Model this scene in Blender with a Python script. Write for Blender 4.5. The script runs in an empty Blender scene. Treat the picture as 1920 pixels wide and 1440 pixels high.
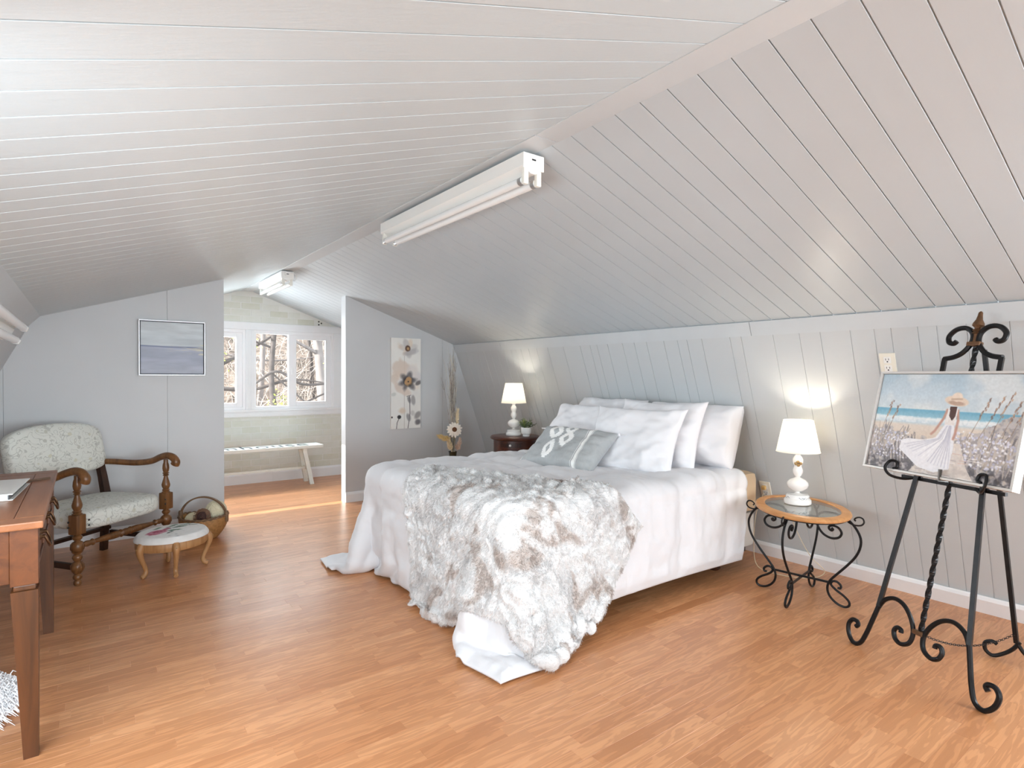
import bpy, bmesh, math, random
import numpy as np
from mathutils import Matrix, Vector
from mathutils.bvhtree import BVHTree

S = bpy.context.scene
COL = S.collection
PI = math.pi
rnd = random.Random(7)
rs = np.random.RandomState(11)

# ------------------------------------------------------------------ camera
CAM_H = 1.2
F_PX, YAW, PITCH, ROLL = 1076.05, .6401, -.0145, .0045
fw = Vector((math.sin(YAW) * math.cos(PITCH), math.cos(YAW) * math.cos(PITCH), math.sin(PITCH)))
rt = Vector((math.cos(YAW), -math.sin(YAW), 0))
up = rt.cross(fw)
rt2 = rt * math.cos(ROLL) + up * math.sin(ROLL)
up2 = -rt * math.sin(ROLL) + up * math.cos(ROLL)
cam_d = bpy.data.cameras.new('camera')
cam_d.sensor_width = 36
cam_d.lens = F_PX / 1920 * 36
cam_d.clip_start = .02
cam_d.clip_end = 300
cam = bpy.data.objects.new('camera', cam_d)
COL.objects.link(cam)
cam.matrix_world = Matrix(((rt2.x, up2.x, -fw.x, 0), (rt2.y, up2.y, -fw.y, 0), (rt2.z, up2.z, -fw.z, CAM_H), (0, 0, 0, 1)))
S.camera = cam


def project(p):
    d = Vector(p) - Vector((0, 0, CAM_H))
    z = d.dot(fw)
    if z < .05:
        return None
    return 960 + F_PX * d.dot(rt2) / z, 720 - F_PX * d.dot(up2) / z


# ------------------------------------------------------------------ sky, sun, daylight, exposure
world = bpy.data.worlds.new('overcast_sky')
S.world = world
world.use_nodes = True
bg = world.node_tree.nodes['Background']
bg.inputs['Color'].default_value = (.93, .97, 1, 1)
bg.inputs['Strength'].default_value = 1.6

sun_d = bpy.data.lights.new('sun', 'SUN')
sun_d.energy = 9
sun_d.angle = math.radians(.6)
sun_d.color = (1, .95, .88)
sun = bpy.data.objects.new('sun', sun_d)
COL.objects.link(sun)
sun_dir = Vector((math.cos(math.radians(18)), 0, -math.sin(math.radians(18))))
sun.rotation_euler = sun_dir.to_track_quat('-Z', 'Y').to_euler()
sun.location = (-6, 5, 5)


def daylight(name, loc, direction, sx, sy, power, color=(1, 1, 1)):
    d = bpy.data.lights.new(name, 'AREA')
    d.shape = 'RECTANGLE'
    d.size, d.size_y, d.energy, d.color = sx, sy, power, color
    o = bpy.data.objects.new(name, d)
    COL.objects.link(o)
    o.location = loc
    o.rotation_euler = Vector(direction).to_track_quat('-Z', 'Y').to_euler()
    return o


# fill lights at added, unseen rear, left and right windows; sky light above far windows
daylight('rear_window_fill', (1.43, -3.37, 1.12), (-.12, 1, .02), 2.5, 1.3, 112, (.86, .94, 1))  # added fill, for even light from behind the camera
daylight('side_window_fill', (-.86, 1.375, 1.12), (1, 1.0, -.45), 1.74, .75, 36, (.84, .935, 1))  # added fill from the left, through an unseen window
daylight('right_window_fill', (3.62, -.55, 1.0), (-1, .95, .2), 1.1, .75, 34, (.86, .94, 1))  # added fill for the left ceiling and partition, through an unseen window
daylight('far_window_daylight', (1.35, 7.45, 2.25), (.0, -1, -.5), 2.6, .9, 110, (.86, .94, 1))
daylight('hidden_pane_fill', (.68, 7.15, 1.25), (.3, -1, .1), .85, .9, 84, (.9, .955, 1))  # hidden area light added outside the unseen pane to brighten ceiling and floor

S.view_settings.view_transform = 'Standard'
S.view_settings.look = 'None'
S.view_settings.gamma = 1
S.view_settings.use_curve_mapping = False
S.cycles.max_bounces = 14
S.cycles.diffuse_bounces = 8
S.view_settings.exposure = 0.82


# ------------------------------------------------------------------ helpers
def lin(c):
    """sRGB 0-255 triple -> linear"""
    return tuple(((x / 255 / 12.92) if x / 255 <= .04045 else ((x / 255 + .055) / 1.055) ** 2.4) for x in c)


def lin_arr(a):
    a = np.clip(a, 0, 255) / 255.
    return np.where(a <= .04045, a / 12.92, ((a + .055) / 1.055) ** 2.4)


class NT:
    """small node helper"""

    def __init__(self, name):
        self.m = bpy.data.materials.new(name)
        self.m.use_nodes = True
        self.t = self.m.node_tree
        self.n = self.t.nodes
        self.b = self.n['Principled BSDF']
        self.out = self.n['Material Output']

    def add(self, typ, **kw):
        x = self.n.new(typ)
        for k, v in kw.items():
            setattr(x, k, v)
        return x

    def link(self, a, b):
        self.t.links.new(a, b)

    def coords(self, scale=(1, 1, 1), kind='Object', rot=(0, 0, 0)):
        tc = self.add('ShaderNodeTexCoord')
        mp = self.add('ShaderNodeMapping')
        mp.inputs['Scale'].default_value = scale
        mp.inputs['Rotation'].default_value = rot
        self.link(tc.outputs[kind], mp.inputs['Vector'])
        return mp.outputs['Vector']

    def noise(self, vec, scale=5, detail=3, rough=.5, dist=0):
        x = self.add('ShaderNodeTexNoise')
        x.inputs['Scale'].default_value = scale
        x.inputs['Detail'].default_value = detail
        x.inputs['Roughness'].default_value = rough
        x.inputs['Distortion'].default_value = dist
        if vec is not None:
            self.link(vec, x.inputs['Vector'])
        return x.outputs['Fac']

    def ramp(self, fac, stops):
        r = self.add('ShaderNodeValToRGB')
        cr = r.color_ramp
        while len(cr.elements) < len(stops):
            cr.elements.new(.5)
        for e, (p, c) in zip(cr.elements, stops):
            e.position = p
            e.color = (*c, 1)
        self.link(fac, r.inputs['Fac'])
        return r.outputs['Color']

    def mix(self, fac, a, b, mode='MIX'):
        x = self.add('ShaderNodeMix', data_type='RGBA', blend_type=mode)
        for sock, v in ((x.inputs[0], fac), (x.inputs[6], a), (x.inputs[7], b)):
            if isinstance(v, (int, float)):
                sock.default_value = v
            elif isinstance(v, tuple):
                sock.default_value = (*v, 1)
            else:
                self.link(v, sock)
        return x.outputs[2]

    def bump(self, h, strength=.2, dist=.01):
        b = self.add('ShaderNodeBump')
        b.inputs['Strength'].default_value = strength
        b.inputs['Distance'].default_value = dist
        self.link(h, b.inputs['Height'])
        self.link(b.outputs['Normal'], self.b.inputs['Normal'])

    def base(self, c):
        if isinstance(c, tuple):
            self.b.inputs['Base Color'].default_value = (*c, 1)
        else:
            self.link(c, self.b.inputs['Base Color'])

    def set(self, **kw):
        for k, v in kw.items():
            self.b.inputs[k.replace('_', ' ')].default_value = v


def mat(name, rgb, rough=.5, metallic=0, var=.0, vscale=6, bump=0, bscale=40, stretch=(1, 1, 1), spec=.5):
    m = NT(name)
    c = lin(rgb)
    m.set(Roughness=rough, Metallic=metallic)
    m.b.inputs['Specular IOR Level'].default_value = spec
    if var or bump:
        v = m.coords(stretch)
    if var:
        n = m.noise(v, vscale, 4, .55)
        lo = tuple(max(0, x * (1 - var)) for x in c)
        hi = tuple(min(1, x * (1 + var)) for x in c)
        m.base(m.ramp(n, [(.3, lo), (.7, hi)]))
    else:
        m.base(c)
    if bump:
        m.bump(m.noise(v, bscale, 3), bump, .004)
    return m.m


def wood(name, dark, light, rough=.35, scale=3, axis=0, contrast=1.0):
    m = NT(name)
    st = [9, 9, 9]
    st[axis] = .8
    v = m.coords(tuple(st))
    n = m.noise(v, scale, 5, .6, .6)
    m.base(m.ramp(n, [(.5 - .22 / contrast, lin(dark)), (.5 + .22 / contrast, lin(light))]))
    m.set(Roughness=rough)
    m.bump(n, .08, .003)
    return m.m


def attr_mat(name, attr='col', rough=.6, bump=0, bscale=200, bdist=.002, spec=.5, sheen=0):
    m = NT(name)
    a = m.add('ShaderNodeAttribute', attribute_name=attr)
    m.base(a.outputs['Color'])
    m.set(Roughness=rough)
    m.b.inputs['Specular IOR Level'].default_value = spec
    if sheen:
        m.b.inputs['Sheen Weight'].default_value = sheen
    if bump:
        m.bump(m.noise(m.coords(), bscale, 3), bump, bdist)
    return m.m


def make_obj(name, verts, faces, material, parent=None, smooth=False, mesh=None):
    if mesh is None:
        mesh = bpy.data.meshes.new(name)
        mesh.from_pydata([tuple(v) for v in verts], [], faces)
        if smooth:
            mesh.polygons.foreach_set('use_smooth', [True] * len(mesh.polygons))
        if material is not None:
            for mm in (material if isinstance(material, (list, tuple)) else [material]):
                mesh.materials.append(mm)
        mesh.update()
    o = bpy.data.objects.new(name, mesh)
    COL.objects.link(o)
    if parent is not None:
        o.parent = parent
    return o


def tag(o, label=None, cat=None, group=None, kind=None):
    for k, v in (('label', label), ('category', cat), ('group', group), ('kind', kind)):
        if v:
            o[k] = v
    return o


def thing(name, label, cat, loc=(0, 0, 0), rotz=0, group=None):
    o = bpy.data.objects.new(name, None)
    o.empty_display_size = .1
    COL.objects.link(o)
    o.location = loc
    o.rotation_euler = (0, 0, rotz)
    return tag(o, label, cat, group)


def struct(o):
    o['kind'] = 'structure'
    return o


def copy_tree(o, parent=None):
    c = o.copy()
    COL.objects.link(c)
    c.parent = parent
    for ch in list(o.children):
        copy_tree(ch, c)
    return c


class MB:
    """collects geometry for ONE mesh object"""

    def __init__(self):
        self.v = []
        self.f = []

    def _add(self, vs, fs):
        k = len(self.v)
        self.v.extend([tuple(x) for x in vs])
        self.f.extend([tuple(i + k for i in f) for f in fs])
        return self

    def box(self, lo, hi, bevel=0, mtx=None):
        x0, y0, z0 = lo
        x1, y1, z1 = hi
        if bevel <= 0:
            vs = [(x0, y0, z0), (x1, y0, z0), (x1, y1, z0), (x0, y1, z0), (x0, y0, z1), (x1, y0, z1), (x1, y1, z1), (x0, y1, z1)]
            fs = [(0, 3, 2, 1), (4, 5, 6, 7), (0, 1, 5, 4), (1, 2, 6, 5), (2, 3, 7, 6), (3, 0, 4, 7)]
        else:
            bm = bmesh.new()
            bmesh.ops.create_cube(bm, size=1)
            for vt in bm.verts:
                vt.co = Vector(((x0 + x1) / 2 + vt.co.x * (x1 - x0), (y0 + y1) / 2 + vt.co.y * (y1 - y0), (z0 + z1) / 2 + vt.co.z * (z1 - z0)))
            b = min(bevel, .45 * min(x1 - x0, y1 - y0, z1 - z0))
            bmesh.ops.bevel(bm, geom=bm.edges[:] + bm.verts[:], offset=b, segments=2, profile=.6, affect='EDGES')
            bm.verts.index_update()
            vs = [vt.co.copy() for vt in bm.verts]
            fs = [tuple(vt.index for vt in f.verts) for f in bm.faces]
            bm.free()
        if mtx is not None:
            vs = [mtx @ Vector(x) for x in vs]
        return self._add(vs, fs)

    def frustum(self, c0, s0, c1, s1):
        """square-section tapered post between two centres, half sizes s0, s1 (pairs)"""
        vs = []
        for c, s in ((c0, s0), (c1, s1)):
            for a, b in ((-1, -1), (1, -1), (1, 1), (-1, 1)):
                vs.append((c[0] + a * s[0], c[1] + b * s[1], c[2]))
        return self._add(vs, [(0, 3, 2, 1), (4, 5, 6, 7), (0, 1, 5, 4), (1, 2, 6, 5), (2, 3, 7, 6), (3, 0, 4, 7)])

    def lathe(self, prof, segs=24, at=(0, 0, 0), mtx=None, cap=True, sq=None):
        """prof: list of (r, z). sq: optional set of indices kept as octagon-ish squares"""
        vs, fs = [], []
        for (r, z) in prof:
            for k in range(segs):
                a = 2 * PI * k / segs
                p = Vector((r * math.cos(a), r * math.sin(a), z))
                if mtx is not None:
                    p = mtx @ p
                vs.append((p.x + at[0], p.y + at[1], p.z + at[2]))
        for i in range(len(prof) - 1):
            for k in range(segs):
                k2 = (k + 1) % segs
                fs.append((i * segs + k, i * segs + k2, (i + 1) * segs + k2, (i + 1) * segs + k))
        if cap:
            if prof[0][0] > 1e-5:
                fs.append(tuple(reversed(range(segs))))
            if prof[-1][0] > 1e-5:
                fs.append(tuple((len(prof) - 1) * segs + k for k in range(segs)))
        return self._add(vs, fs)

    def tube(self, pts, rad, segs=8, section=None, twist=0, cap=True):
        """sweep along polyline; rad float or list; section: optional (a, b) rectangle half sizes scale"""
        P = [Vector(p) for p in pts]
        n = len(P)
        R = rad if isinstance(rad, (list, tuple, np.ndarray)) else [rad] * n
        T = []
        for i in range(n):
            d = P[min(i + 1, n - 1)] - P[max(i - 1, 0)]
            T.append(d.normalized() if d.length > 1e-9 else Vector((0, 0, 1)))
        ref = Vector((0, 0, 1)) if abs(T[0].z) < .9 else Vector((1, 0, 0))
        N = (ref - T[0] * ref.dot(T[0])).normalized()
        if section:
            prof = [(-section[0], -section[1]), (section[0], -section[1]), (section[0], section[1]), (-section[0], section[1])]
        else:
            prof = [(math.cos(2 * PI * k / segs), math.sin(2 * PI * k / segs)) for k in range(segs)]
        m = len(prof)
        vs, fs = [], []
        for i in range(n):
            N = (N - T[i] * N.dot(T[i])).normalized()
            B = T[i].cross(N)
            ca, sa = math.cos(twist * i), math.sin(twist * i)
            for (a, b) in prof:
                a2, b2 = a * ca - b * sa, a * sa + b * ca
                vs.append(P[i] + (N * a2 + B * b2) * R[i])
        for i in range(n - 1):
            for k in range(m):
                k2 = (k + 1) % m
                fs.append((i * m + k, i * m + k2, (i + 1) * m + k2, (i + 1) * m + k))
        if cap:
            fs.append(tuple(reversed(range(m))))
            fs.append(tuple((n - 1) * m + k for k in range(m)))
        return self._add(vs, fs)

    def prism(self, poly, axis, a0, a1):
        """extrude a 2D polygon along an axis ('x','y','z')"""
        def place(p, a):
            if axis == 'y':
                return (p[0], a, p[1])
            if axis == 'x':
                return (a, p[0], p[1])
            return (p[0], p[1], a)
        n = len(poly)
        vs = [place(p, a0) for p in poly] + [place(p, a1) for p in poly]
        fs = [tuple(range(n)), tuple(reversed(range(n, 2 * n)))]
        for i in range(n):
            j = (i + 1) % n
            fs.append((i, i + n, j + n, j))
        return self._add(vs, fs)

    def blob(self, c, r, seg=12, rings=8, seed=0, jit=0):
        c = Vector(c)
        r = r if isinstance(r, (list, tuple)) else (r, r, r)
        R = random.Random(seed)
        vs, fs = [], []
        for i in range(rings + 1):
            th = PI * i / rings
            for k in range(seg):
                a = 2 * PI * k / seg
                j = 1 + jit * (R.random() - .5)
                vs.append((c.x + r[0] * math.sin(th) * math.cos(a) * j, c.y + r[1] * math.sin(th) * math.sin(a) * j, c.z - r[2] * math.cos(th) * j))
        for i in range(rings):
            for k in range(seg):
                k2 = (k + 1) % seg
                fs.append((i * seg + k, i * seg + k2, (i + 1) * seg + k2, (i + 1) * seg + k))
        return self._add(vs, fs)

    def build(self, name, material, parent=None, smooth=False, fix=True):
        o = make_obj(name, self.v, self.f, material, parent, smooth)
        if fix:
            bm = bmesh.new()
            bm.from_mesh(o.data)
            bmesh.ops.recalc_face_normals(bm, faces=bm.faces[:])
            bm.to_mesh(o.data)
            bm.free()
        if smooth:
            try:
                o.data.set_sharp_from_angle(angle=math.radians(42))
            except Exception:
                pass
        return o


def catmull(pts, per=6, closed=False):
    P = [Vector(p) for p in pts]
    out = []
    n = len(P)
    rng = range(n) if closed else range(n - 1)
    for i in rng:
        p0 = P[(i - 1) % n] if closed else P[max(i - 1, 0)]
        p1 = P[i]
        p2 = P[(i + 1) % n]
        p3 = P[(i + 2) % n] if closed else P[min(i + 2, n - 1)]
        for k in range(per):
            t = k / per
            out.append(.5 * ((2 * p1) + (p2 - p0) * t + (2 * p0 - 5 * p1 + 4 * p2 - p3) * t * t + (3 * p1 - p0 - 3 * p2 + p3) * t ** 3))
    if not closed:
        out.append(P[-1])
    return out


def vnoise(P, scale, seed=0):
    """vectorised 3D value noise, P (...,3) -> (-1..1)"""
    q = np.asarray(P, float) * scale
    i = np.floor(q).astype(np.int64)
    f = q - i
    f = f * f * (3 - 2 * f)

    def h(a, b, c):
        x = (a * 374761393 + b * 668265263 + c * 2147483647 + seed * 974634777) & 0xffffffff
        x = ((x ^ (x >> 13)) * 1274126177) & 0xffffffff
        x = (x ^ (x >> 16)) & 0xffffffff
        return x / 2147483648. - 1
    r = 0
    for dx in (0, 1):
        for dy in (0, 1):
            for dz in (0, 1):
                w = (f[..., 0] if dx else 1 - f[..., 0]) * (f[..., 1] if dy else 1 - f[..., 1]) * (f[..., 2] if dz else 1 - f[..., 2])
                r = r + w * h(i[..., 0] + dx, i[..., 1] + dy, i[..., 2] + dz)
    return r


def fbm(P, scale, seed=0, octv=3, gain=.5):
    r, a = 0, 1
    for k in range(octv):
        r = r + a * vnoise(P, scale * 2 ** k, seed + k * 17)
        a *= gain
    return r


def grid_mesh(name, P, material, parent=None, col=None, smooth=True, loopu=False):
    """P (ny,nx,3) -> quad grid object; col (ny,nx,3) linear colours"""
    ny, nx = P.shape[:2]
    idx = np.arange(ny * nx).reshape(ny, nx)
    if loopu:
        idx = np.concatenate([idx, idx[:, :1]], 1)
    q = np.stack([idx[:-1, :-1], idx[:-1, 1:], idx[1:, 1:], idx[1:, :-1]], -1).reshape(-1, 4)
    me = bpy.data.meshes.new(name)
    me.vertices.add(ny * nx)
    me.vertices.foreach_set('co', np.ascontiguousarray(P, dtype=np.float32).ravel())
    me.loops.add(q.size)
    me.loops.foreach_set('vertex_index', q.astype(np.int32).ravel())
    me.polygons.add(len(q))
    me.polygons.foreach_set('loop_start', np.arange(0, q.size, 4, dtype=np.int32))
    if smooth:
        me.polygons.foreach_set('use_smooth', np.ones(len(q), dtype=bool))
    for mm in (material if isinstance(material, (list, tuple)) else [material]):
        me.materials.append(mm)
    me.update(calc_edges=True)
    if col is not None:
        at = me.attributes.new('col', 'FLOAT_COLOR', 'POINT')
        c4 = np.ones((ny * nx, 4), np.float32)
        c4[:, :3] = col.reshape(-1, 3)
        at.data.foreach_set('color', c4.ravel())
    o = bpy.data.objects.new(name, me)
    COL.objects.link(o)
    if parent is not None:
        o.parent = parent
    return o


def grid_normals(P):
    du = np.gradient(P, axis=1)
    dv = np.gradient(P, axis=0)
    n = np.cross(du, dv)
    return n / (np.linalg.norm(n, axis=-1, keepdims=True) + 1e-9)


class Paint:
    """tiny raster painter for pictures and printed or stitched cloth"""

    def __init__(self, nx, ny, rgb=(255, 255, 255)):
        self.a = np.zeros((ny, nx, 3)) + np.array(rgb, float)
        self.y, self.x = np.mgrid[0:ny, 0:nx]
        self.x = (self.x + .5) / nx
        self.y = 1 - (self.y + .5) / ny     # y up, row 0 on top
        self.asp = nx / ny
        self.P = np.stack([self.x * self.asp, self.y, 0 * self.x], -1)

    def n(self, s, seed=0, o=3):
        return fbm(self.P, s, seed, o)

    def lay(self, mask, rgb):
        m = np.clip(mask, 0, 1)[..., None]
        self.a = self.a * (1 - m) + np.array(rgb, float) * m

    def vgrad(self, stops):
        ys = [s[0] for s in stops]
        for c in range(3):
            self.a[..., c] = np.interp(self.y, ys, [s[1][c] for s in stops])

    def ell(self, cx, cy, rx, ry, rgb, soft=.15, rot=0, jag=0, seed=0, alpha=1):
        dx, dy = (self.x - cx) * self.asp, self.y - cy
        c, s = math.cos(rot), math.sin(rot)
        u, v = (dx * c + dy * s) / rx, (-dx * s + dy * c) / ry
        d = np.sqrt(u * u + v * v)
        if jag:
            d = d + jag * self.n(9, seed)
        self.lay(alpha * np.clip((1 - d) / soft + .5, 0, 1), rgb)

    def poly(self, pts, rgb, alpha=1, soft=None):
        ins = np.zeros(self.x.shape, bool)
        n = len(pts)
        for i in range(n):
            x0, y0 = pts[i]
            x1, y1 = pts[(i + 1) % n]
            if y0 == y1:
                continue
            c = ((y0 > self.y) != (y1 > self.y)) & (self.x < (x1 - x0) * (self.y - y0) / (y1 - y0) + x0)
            ins ^= c
        self.lay(ins * alpha, rgb)

    def line(self, pts, w, rgb, alpha=1, soft=1.):
        d = np.full(self.x.shape, 9.)
        for (x0, y0), (x1, y1) in zip(pts[:-1], pts[1:]):
            X0, X1 = x0 * self.asp, x1 * self.asp
            px, py = self.x * self.asp - X0, self.y - y0
            vx, vy = X1 - X0, y1 - y0
            t = np.clip((px * vx + py * vy) / (vx * vx + vy * vy + 1e-9), 0, 1)
            d = np.minimum(d, np.hypot(px - t * vx, py - t * vy))
        self.lay(alpha * np.clip((w - d) / (w * soft) + .5, 0, 1), rgb)

    def col(self):
        return lin_arr(self.a)

# ------------------------------------------------------------------ materials
def paint_mat(name, rgb, rough, streak, strength, bscale=18, var=.02):
    m = NT(name)
    v = m.coords(streak)
    n = m.noise(v, bscale, 5, .65)
    n2 = m.noise(m.coords((1, 1, 1)), 1.7, 3, .5)
    c = lin(rgb)
    m.base(m.ramp(n2, [(.3, tuple(x * (1 - var) for x in c)), (.7, tuple(min(1, x * (1 + var)) for x in c))]))
    m.set(Roughness=rough)
    m.bump(n, strength, .004)
    return m.m


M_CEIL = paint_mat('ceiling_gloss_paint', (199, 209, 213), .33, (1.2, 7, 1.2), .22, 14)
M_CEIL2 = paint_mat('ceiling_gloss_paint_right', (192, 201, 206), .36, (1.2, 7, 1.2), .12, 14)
M_WALL_R = paint_mat('panel_wall_paint', (196, 201, 203), .42, (2, 1.2, 9), .25, 12)
M_WALL_L = paint_mat('grey_wall_paint', (198, 200, 202), .45, (1, 1, 1), .08, 9)
M_PART = paint_mat('partition_paint', (198, 201, 203), .42, (1, 1, 1), .08, 7, .03)
M_TRIM = mat('white_trim_paint', (236, 238, 240), .35, var=.02, bump=.05, bscale=30)
M_BAND = mat('grey_trim_paint', (198, 204, 207), .38, var=.02, bump=.08, bscale=30)
M_VINYL = mat('white_window_vinyl', (242, 243, 245), .3)
M_IRON = mat('black_wrought_iron', (34, 33, 34), .38, .6, var=.2, vscale=30, bump=.1, bscale=60)
M_WHITE = mat('white_enamel', (240, 241, 238), .3)
M_MILK = mat('white_milk_glass', (244, 243, 240), .12, spec=.6)
M_DARK = mat('near_black', (22, 21, 22), .4)


def glass(name, tint, rough, r0):
    g = NT(name)
    tr = g.add('ShaderNodeBsdfTransparent')
    tr.inputs['Color'].default_value = (*tint, 1)
    gl = g.add('ShaderNodeBsdfGlossy')
    gl.inputs['Roughness'].default_value = rough
    lw = g.add('ShaderNodeLayerWeight')
    lw.inputs['Blend'].default_value = .5
    pw = g.add('ShaderNodeMath', operation='POWER')
    g.link(lw.outputs['Facing'], pw.inputs[0])
    pw.inputs[1].default_value = 4
    ma = g.add('ShaderNodeMath', operation='MULTIPLY_ADD')
    g.link(pw.outputs[0], ma.inputs[0])
    ma.inputs[1].default_value = 1 - r0
    ma.inputs[2].default_value = r0
    mx = g.add('ShaderNodeMixShader')
    g.link(ma.outputs[0], mx.inputs[0])
    g.link(tr.outputs[0], mx.inputs[1])
    g.link(gl.outputs[0], mx.inputs[2])
    g.link(mx.outputs[0], g.out.inputs['Surface'])
    return g.m


M_GLASS = glass('window_glass', (.985, .99, .99), .02, .02)
M_TGLASS = glass('table_glass', (.93, .97, .95), .05, .10)

# laminate: tone attribute per strip, cathedral grain along X
g = NT('maple_laminate')
at = g.add('ShaderNodeAttribute', attribute_name='tone')
geo = g.add('ShaderNodeNewGeometry')
cmb = g.add('ShaderNodeCombineXYZ')
mul = g.add('ShaderNodeMath', operation='MULTIPLY')
mul.inputs[1].default_value = 37.0
g.link(at.outputs['Fac'], mul.inputs[0])
g.link(mul.outputs[0], cmb.inputs[2])
va = g.add('ShaderNodeVectorMath', operation='ADD')
g.link(geo.outputs['Position'], va.inputs[0])
g.link(cmb.outputs[0], va.inputs[1])
mp = g.add('ShaderNodeMapping')
mp.inputs['Scale'].default_value = (1.6, 15, 1)
g.link(va.outputs[0], mp.inputs['Vector'])
n1 = g.noise(mp.outputs['Vector'], 1.5, 3, .55, .5)
wv = g.add('ShaderNodeMath', operation='MULTIPLY')
wv.inputs[1].default_value = 36
g.link(n1, wv.inputs[0])
sn = g.add('ShaderNodeMath', operation='SINE')
g.link(wv.outputs[0], sn.inputs[0])
mp2 = g.add('ShaderNodeMapping')
mp2.inputs['Scale'].default_value = (2.5, 60, 1)
g.link(va.outputs[0], mp2.inputs['Vector'])
n2 = g.noise(mp2.outputs['Vector'], 2.2, 4, .6)
tone = g.ramp(at.outputs['Fac'], [(0, lin((197, 136, 91))), (.5, lin((208, 148, 102))), (1, lin((218, 159, 113)))])
grain = g.ramp(sn.outputs[0], [(.0, (.80, .76, .72)), (.45, (.97, .96, .95)), (1, (1, 1, 1))])
fine = g.ramp(n2, [(.32, (.82, .78, .74)), (.6, (1.04, 1.04, 1.04))])
c1 = g.mix(.8, tone, grain, 'MULTIPLY')
c2 = g.mix(.3, c1, fine, 'MULTIPLY')
g.base(c2)
g.set(Roughness=.29)
g.b.inputs['Specular IOR Level'].default_value = .55
M_FLOOR = g.m

# ------------------------------------------------------------------ room dimensions (metres)
Y0, Y1 = -3.2, 6.78
RL, RR, ZR = 1.375, 1.48, 2.113          # ridge board edges
KR = (3.134, 1.524)
BR_ = (3.69, 0.0)
KL = (-.238, 1.588)
KL2 = (-.298, 1.52)
BL_ = (-1.02, 0.0)
YP, YP2, PT = 5.02, 5.247, .11


def wall_x(z):
    return BR_[0] + (KR[0] - BR_[0]) * z / KR[1]


def wall_xl(z):
    return BL_[0] + (KL2[0] - BL_[0]) * z / KL2[1]


# ------------------------------------------------------------------ floor of laminate strips
floor = struct(MB().box((BL_[0] - .1, Y0 - .1, -.12), (BR_[0] + .1, Y1 + .1, -.006)).build('floor', mat('subfloor', (120, 85, 60), .8)))
SW = .0583
strips = []
yy = Y0
row = 0
while yy < Y1:
    r2 = random.Random(1000 + row)
    x = BL_[0] - r2.uniform(0, .5)
    while x < BR_[0]:
        L = r2.uniform(.26, .62)
        strips.append((max(x, BL_[0]), yy, min(x + L, BR_[0]), min(yy + SW, Y1), r2.random()))
        x += L
    yy += SW
    row += 1


def strip_area(s):
    x0, y0, x1, y1, t = s
    cx, cy = (x0 + x1) / 2, (y0 + y1) / 2
    if 1.6 < cx and 2.0 < cy < 3.45:
        return 0
    if cx < wall_xl(.3):
        return 0
    ps = [project(p) for p in ((x0, y0, 0), (x1, y0, 0), (x1, y1, 0), (x0, y1, 0))]
    pc = project((cx, cy, 0))
    if any(p is None for p in ps) or not (0 < pc[0] < 1920 and 0 < pc[1] < 1440):
        return 0
    a = 0
    for i in range(4):
        a += ps[i][0] * ps[(i + 1) % 4][1] - ps[(i + 1) % 4][0] * ps[i][1]
    return abs(a) / 2


def strip_geo(s, k):
    x0, y0, x1, y1, t = s
    e, d = .0004, .0006
    vs = [(x0, y0, -d), (x1, y0, -d), (x1, y1, -d), (x0, y1, -d), (x0 + e, y0 + e, 0), (x1 - e, y0 + e, 0), (x1 - e, y1 - e, 0), (x0 + e, y1 - e, 0)]
    fs = [(4, 5, 6, 7), (0, 1, 5, 4), (1, 2, 6, 5), (2, 3, 7, 6), (3, 0, 4, 7)]
    return vs, [tuple(i + k for i in f) for f in fs]


def tone_attr(me, tones):
    at = me.attributes.new('tone', 'FLOAT', 'POINT')
    at.data.foreach_set('value', np.repeat(np.array(tones, np.float32), 8))


strips.sort(key=strip_area, reverse=True)
for s in strips[:300]:
    v, f = strip_geo(s, 0)
    o = make_obj('floor_strip', v, f, M_FLOOR, floor)
    tone_attr(o.data, [s[4]])
av, af = [], []
for s in strips[300:]:
    v, f = strip_geo(s, len(av))
    av += v
    af += f
o = make_obj('floor_strip_field', av, af, M_FLOOR, floor)
tone_attr(o.data, [s[4] for s in strips[300:]])
o['kind'] = 'stuff'


# ------------------------------------------------------------------ sloped ceilings and right wall of grooved boards
def board_slope(root, A, B, inner, ys, material, gap=.004, th=.008, name='ceiling_board'):
    """A,B: (x,z) ends of the slope, inner: (nx,nz) unit normal into the room, ys: joints along Y"""
    A, B, n = Vector(A), Vector(B), Vector(inner)
    cache = {}
    for y0, y1 in zip(ys[:-1], ys[1:]):
        w = round(y1 - y0, 4)
        if w not in cache:
            e = .0005
            g_ = gap / 2
            vs = []
            for off, ins in ((-th, 0), (-e, 0), (0, e)):
                for P in (A, B):
                    for yy_ in (g_ + ins, w - g_ - ins):
                        q = P + n * off
                        vs.append((q.x, yy_, q.y))
            fs = [(8, 9, 11, 10), (4, 6, 2, 0), (5, 1, 3, 7), (4, 8, 10, 6), (5, 7, 11, 9)]
            m_ = make_obj(name, vs, fs, material, root)
            bm = bmesh.new()
            bm.from_mesh(m_.data)
            bmesh.ops.recalc_face_normals(bm, faces=bm.faces[:])
            tf = max(bm.faces, key=lambda f: f.calc_area())
            tf.normal_update()
            if tf.normal.dot(Vector((n.x, 0, n.y))) < 0:
                bmesh.ops.reverse_faces(bm, faces=bm.faces[:])
            bm.to_mesh(m_.data)
            bm.free()
            cache[w] = m_.data
            m_.location.y = y0
        else:
            o_ = make_obj(name, None, None, None, root, mesh=cache[w])
            o_.location.y = y0


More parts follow.
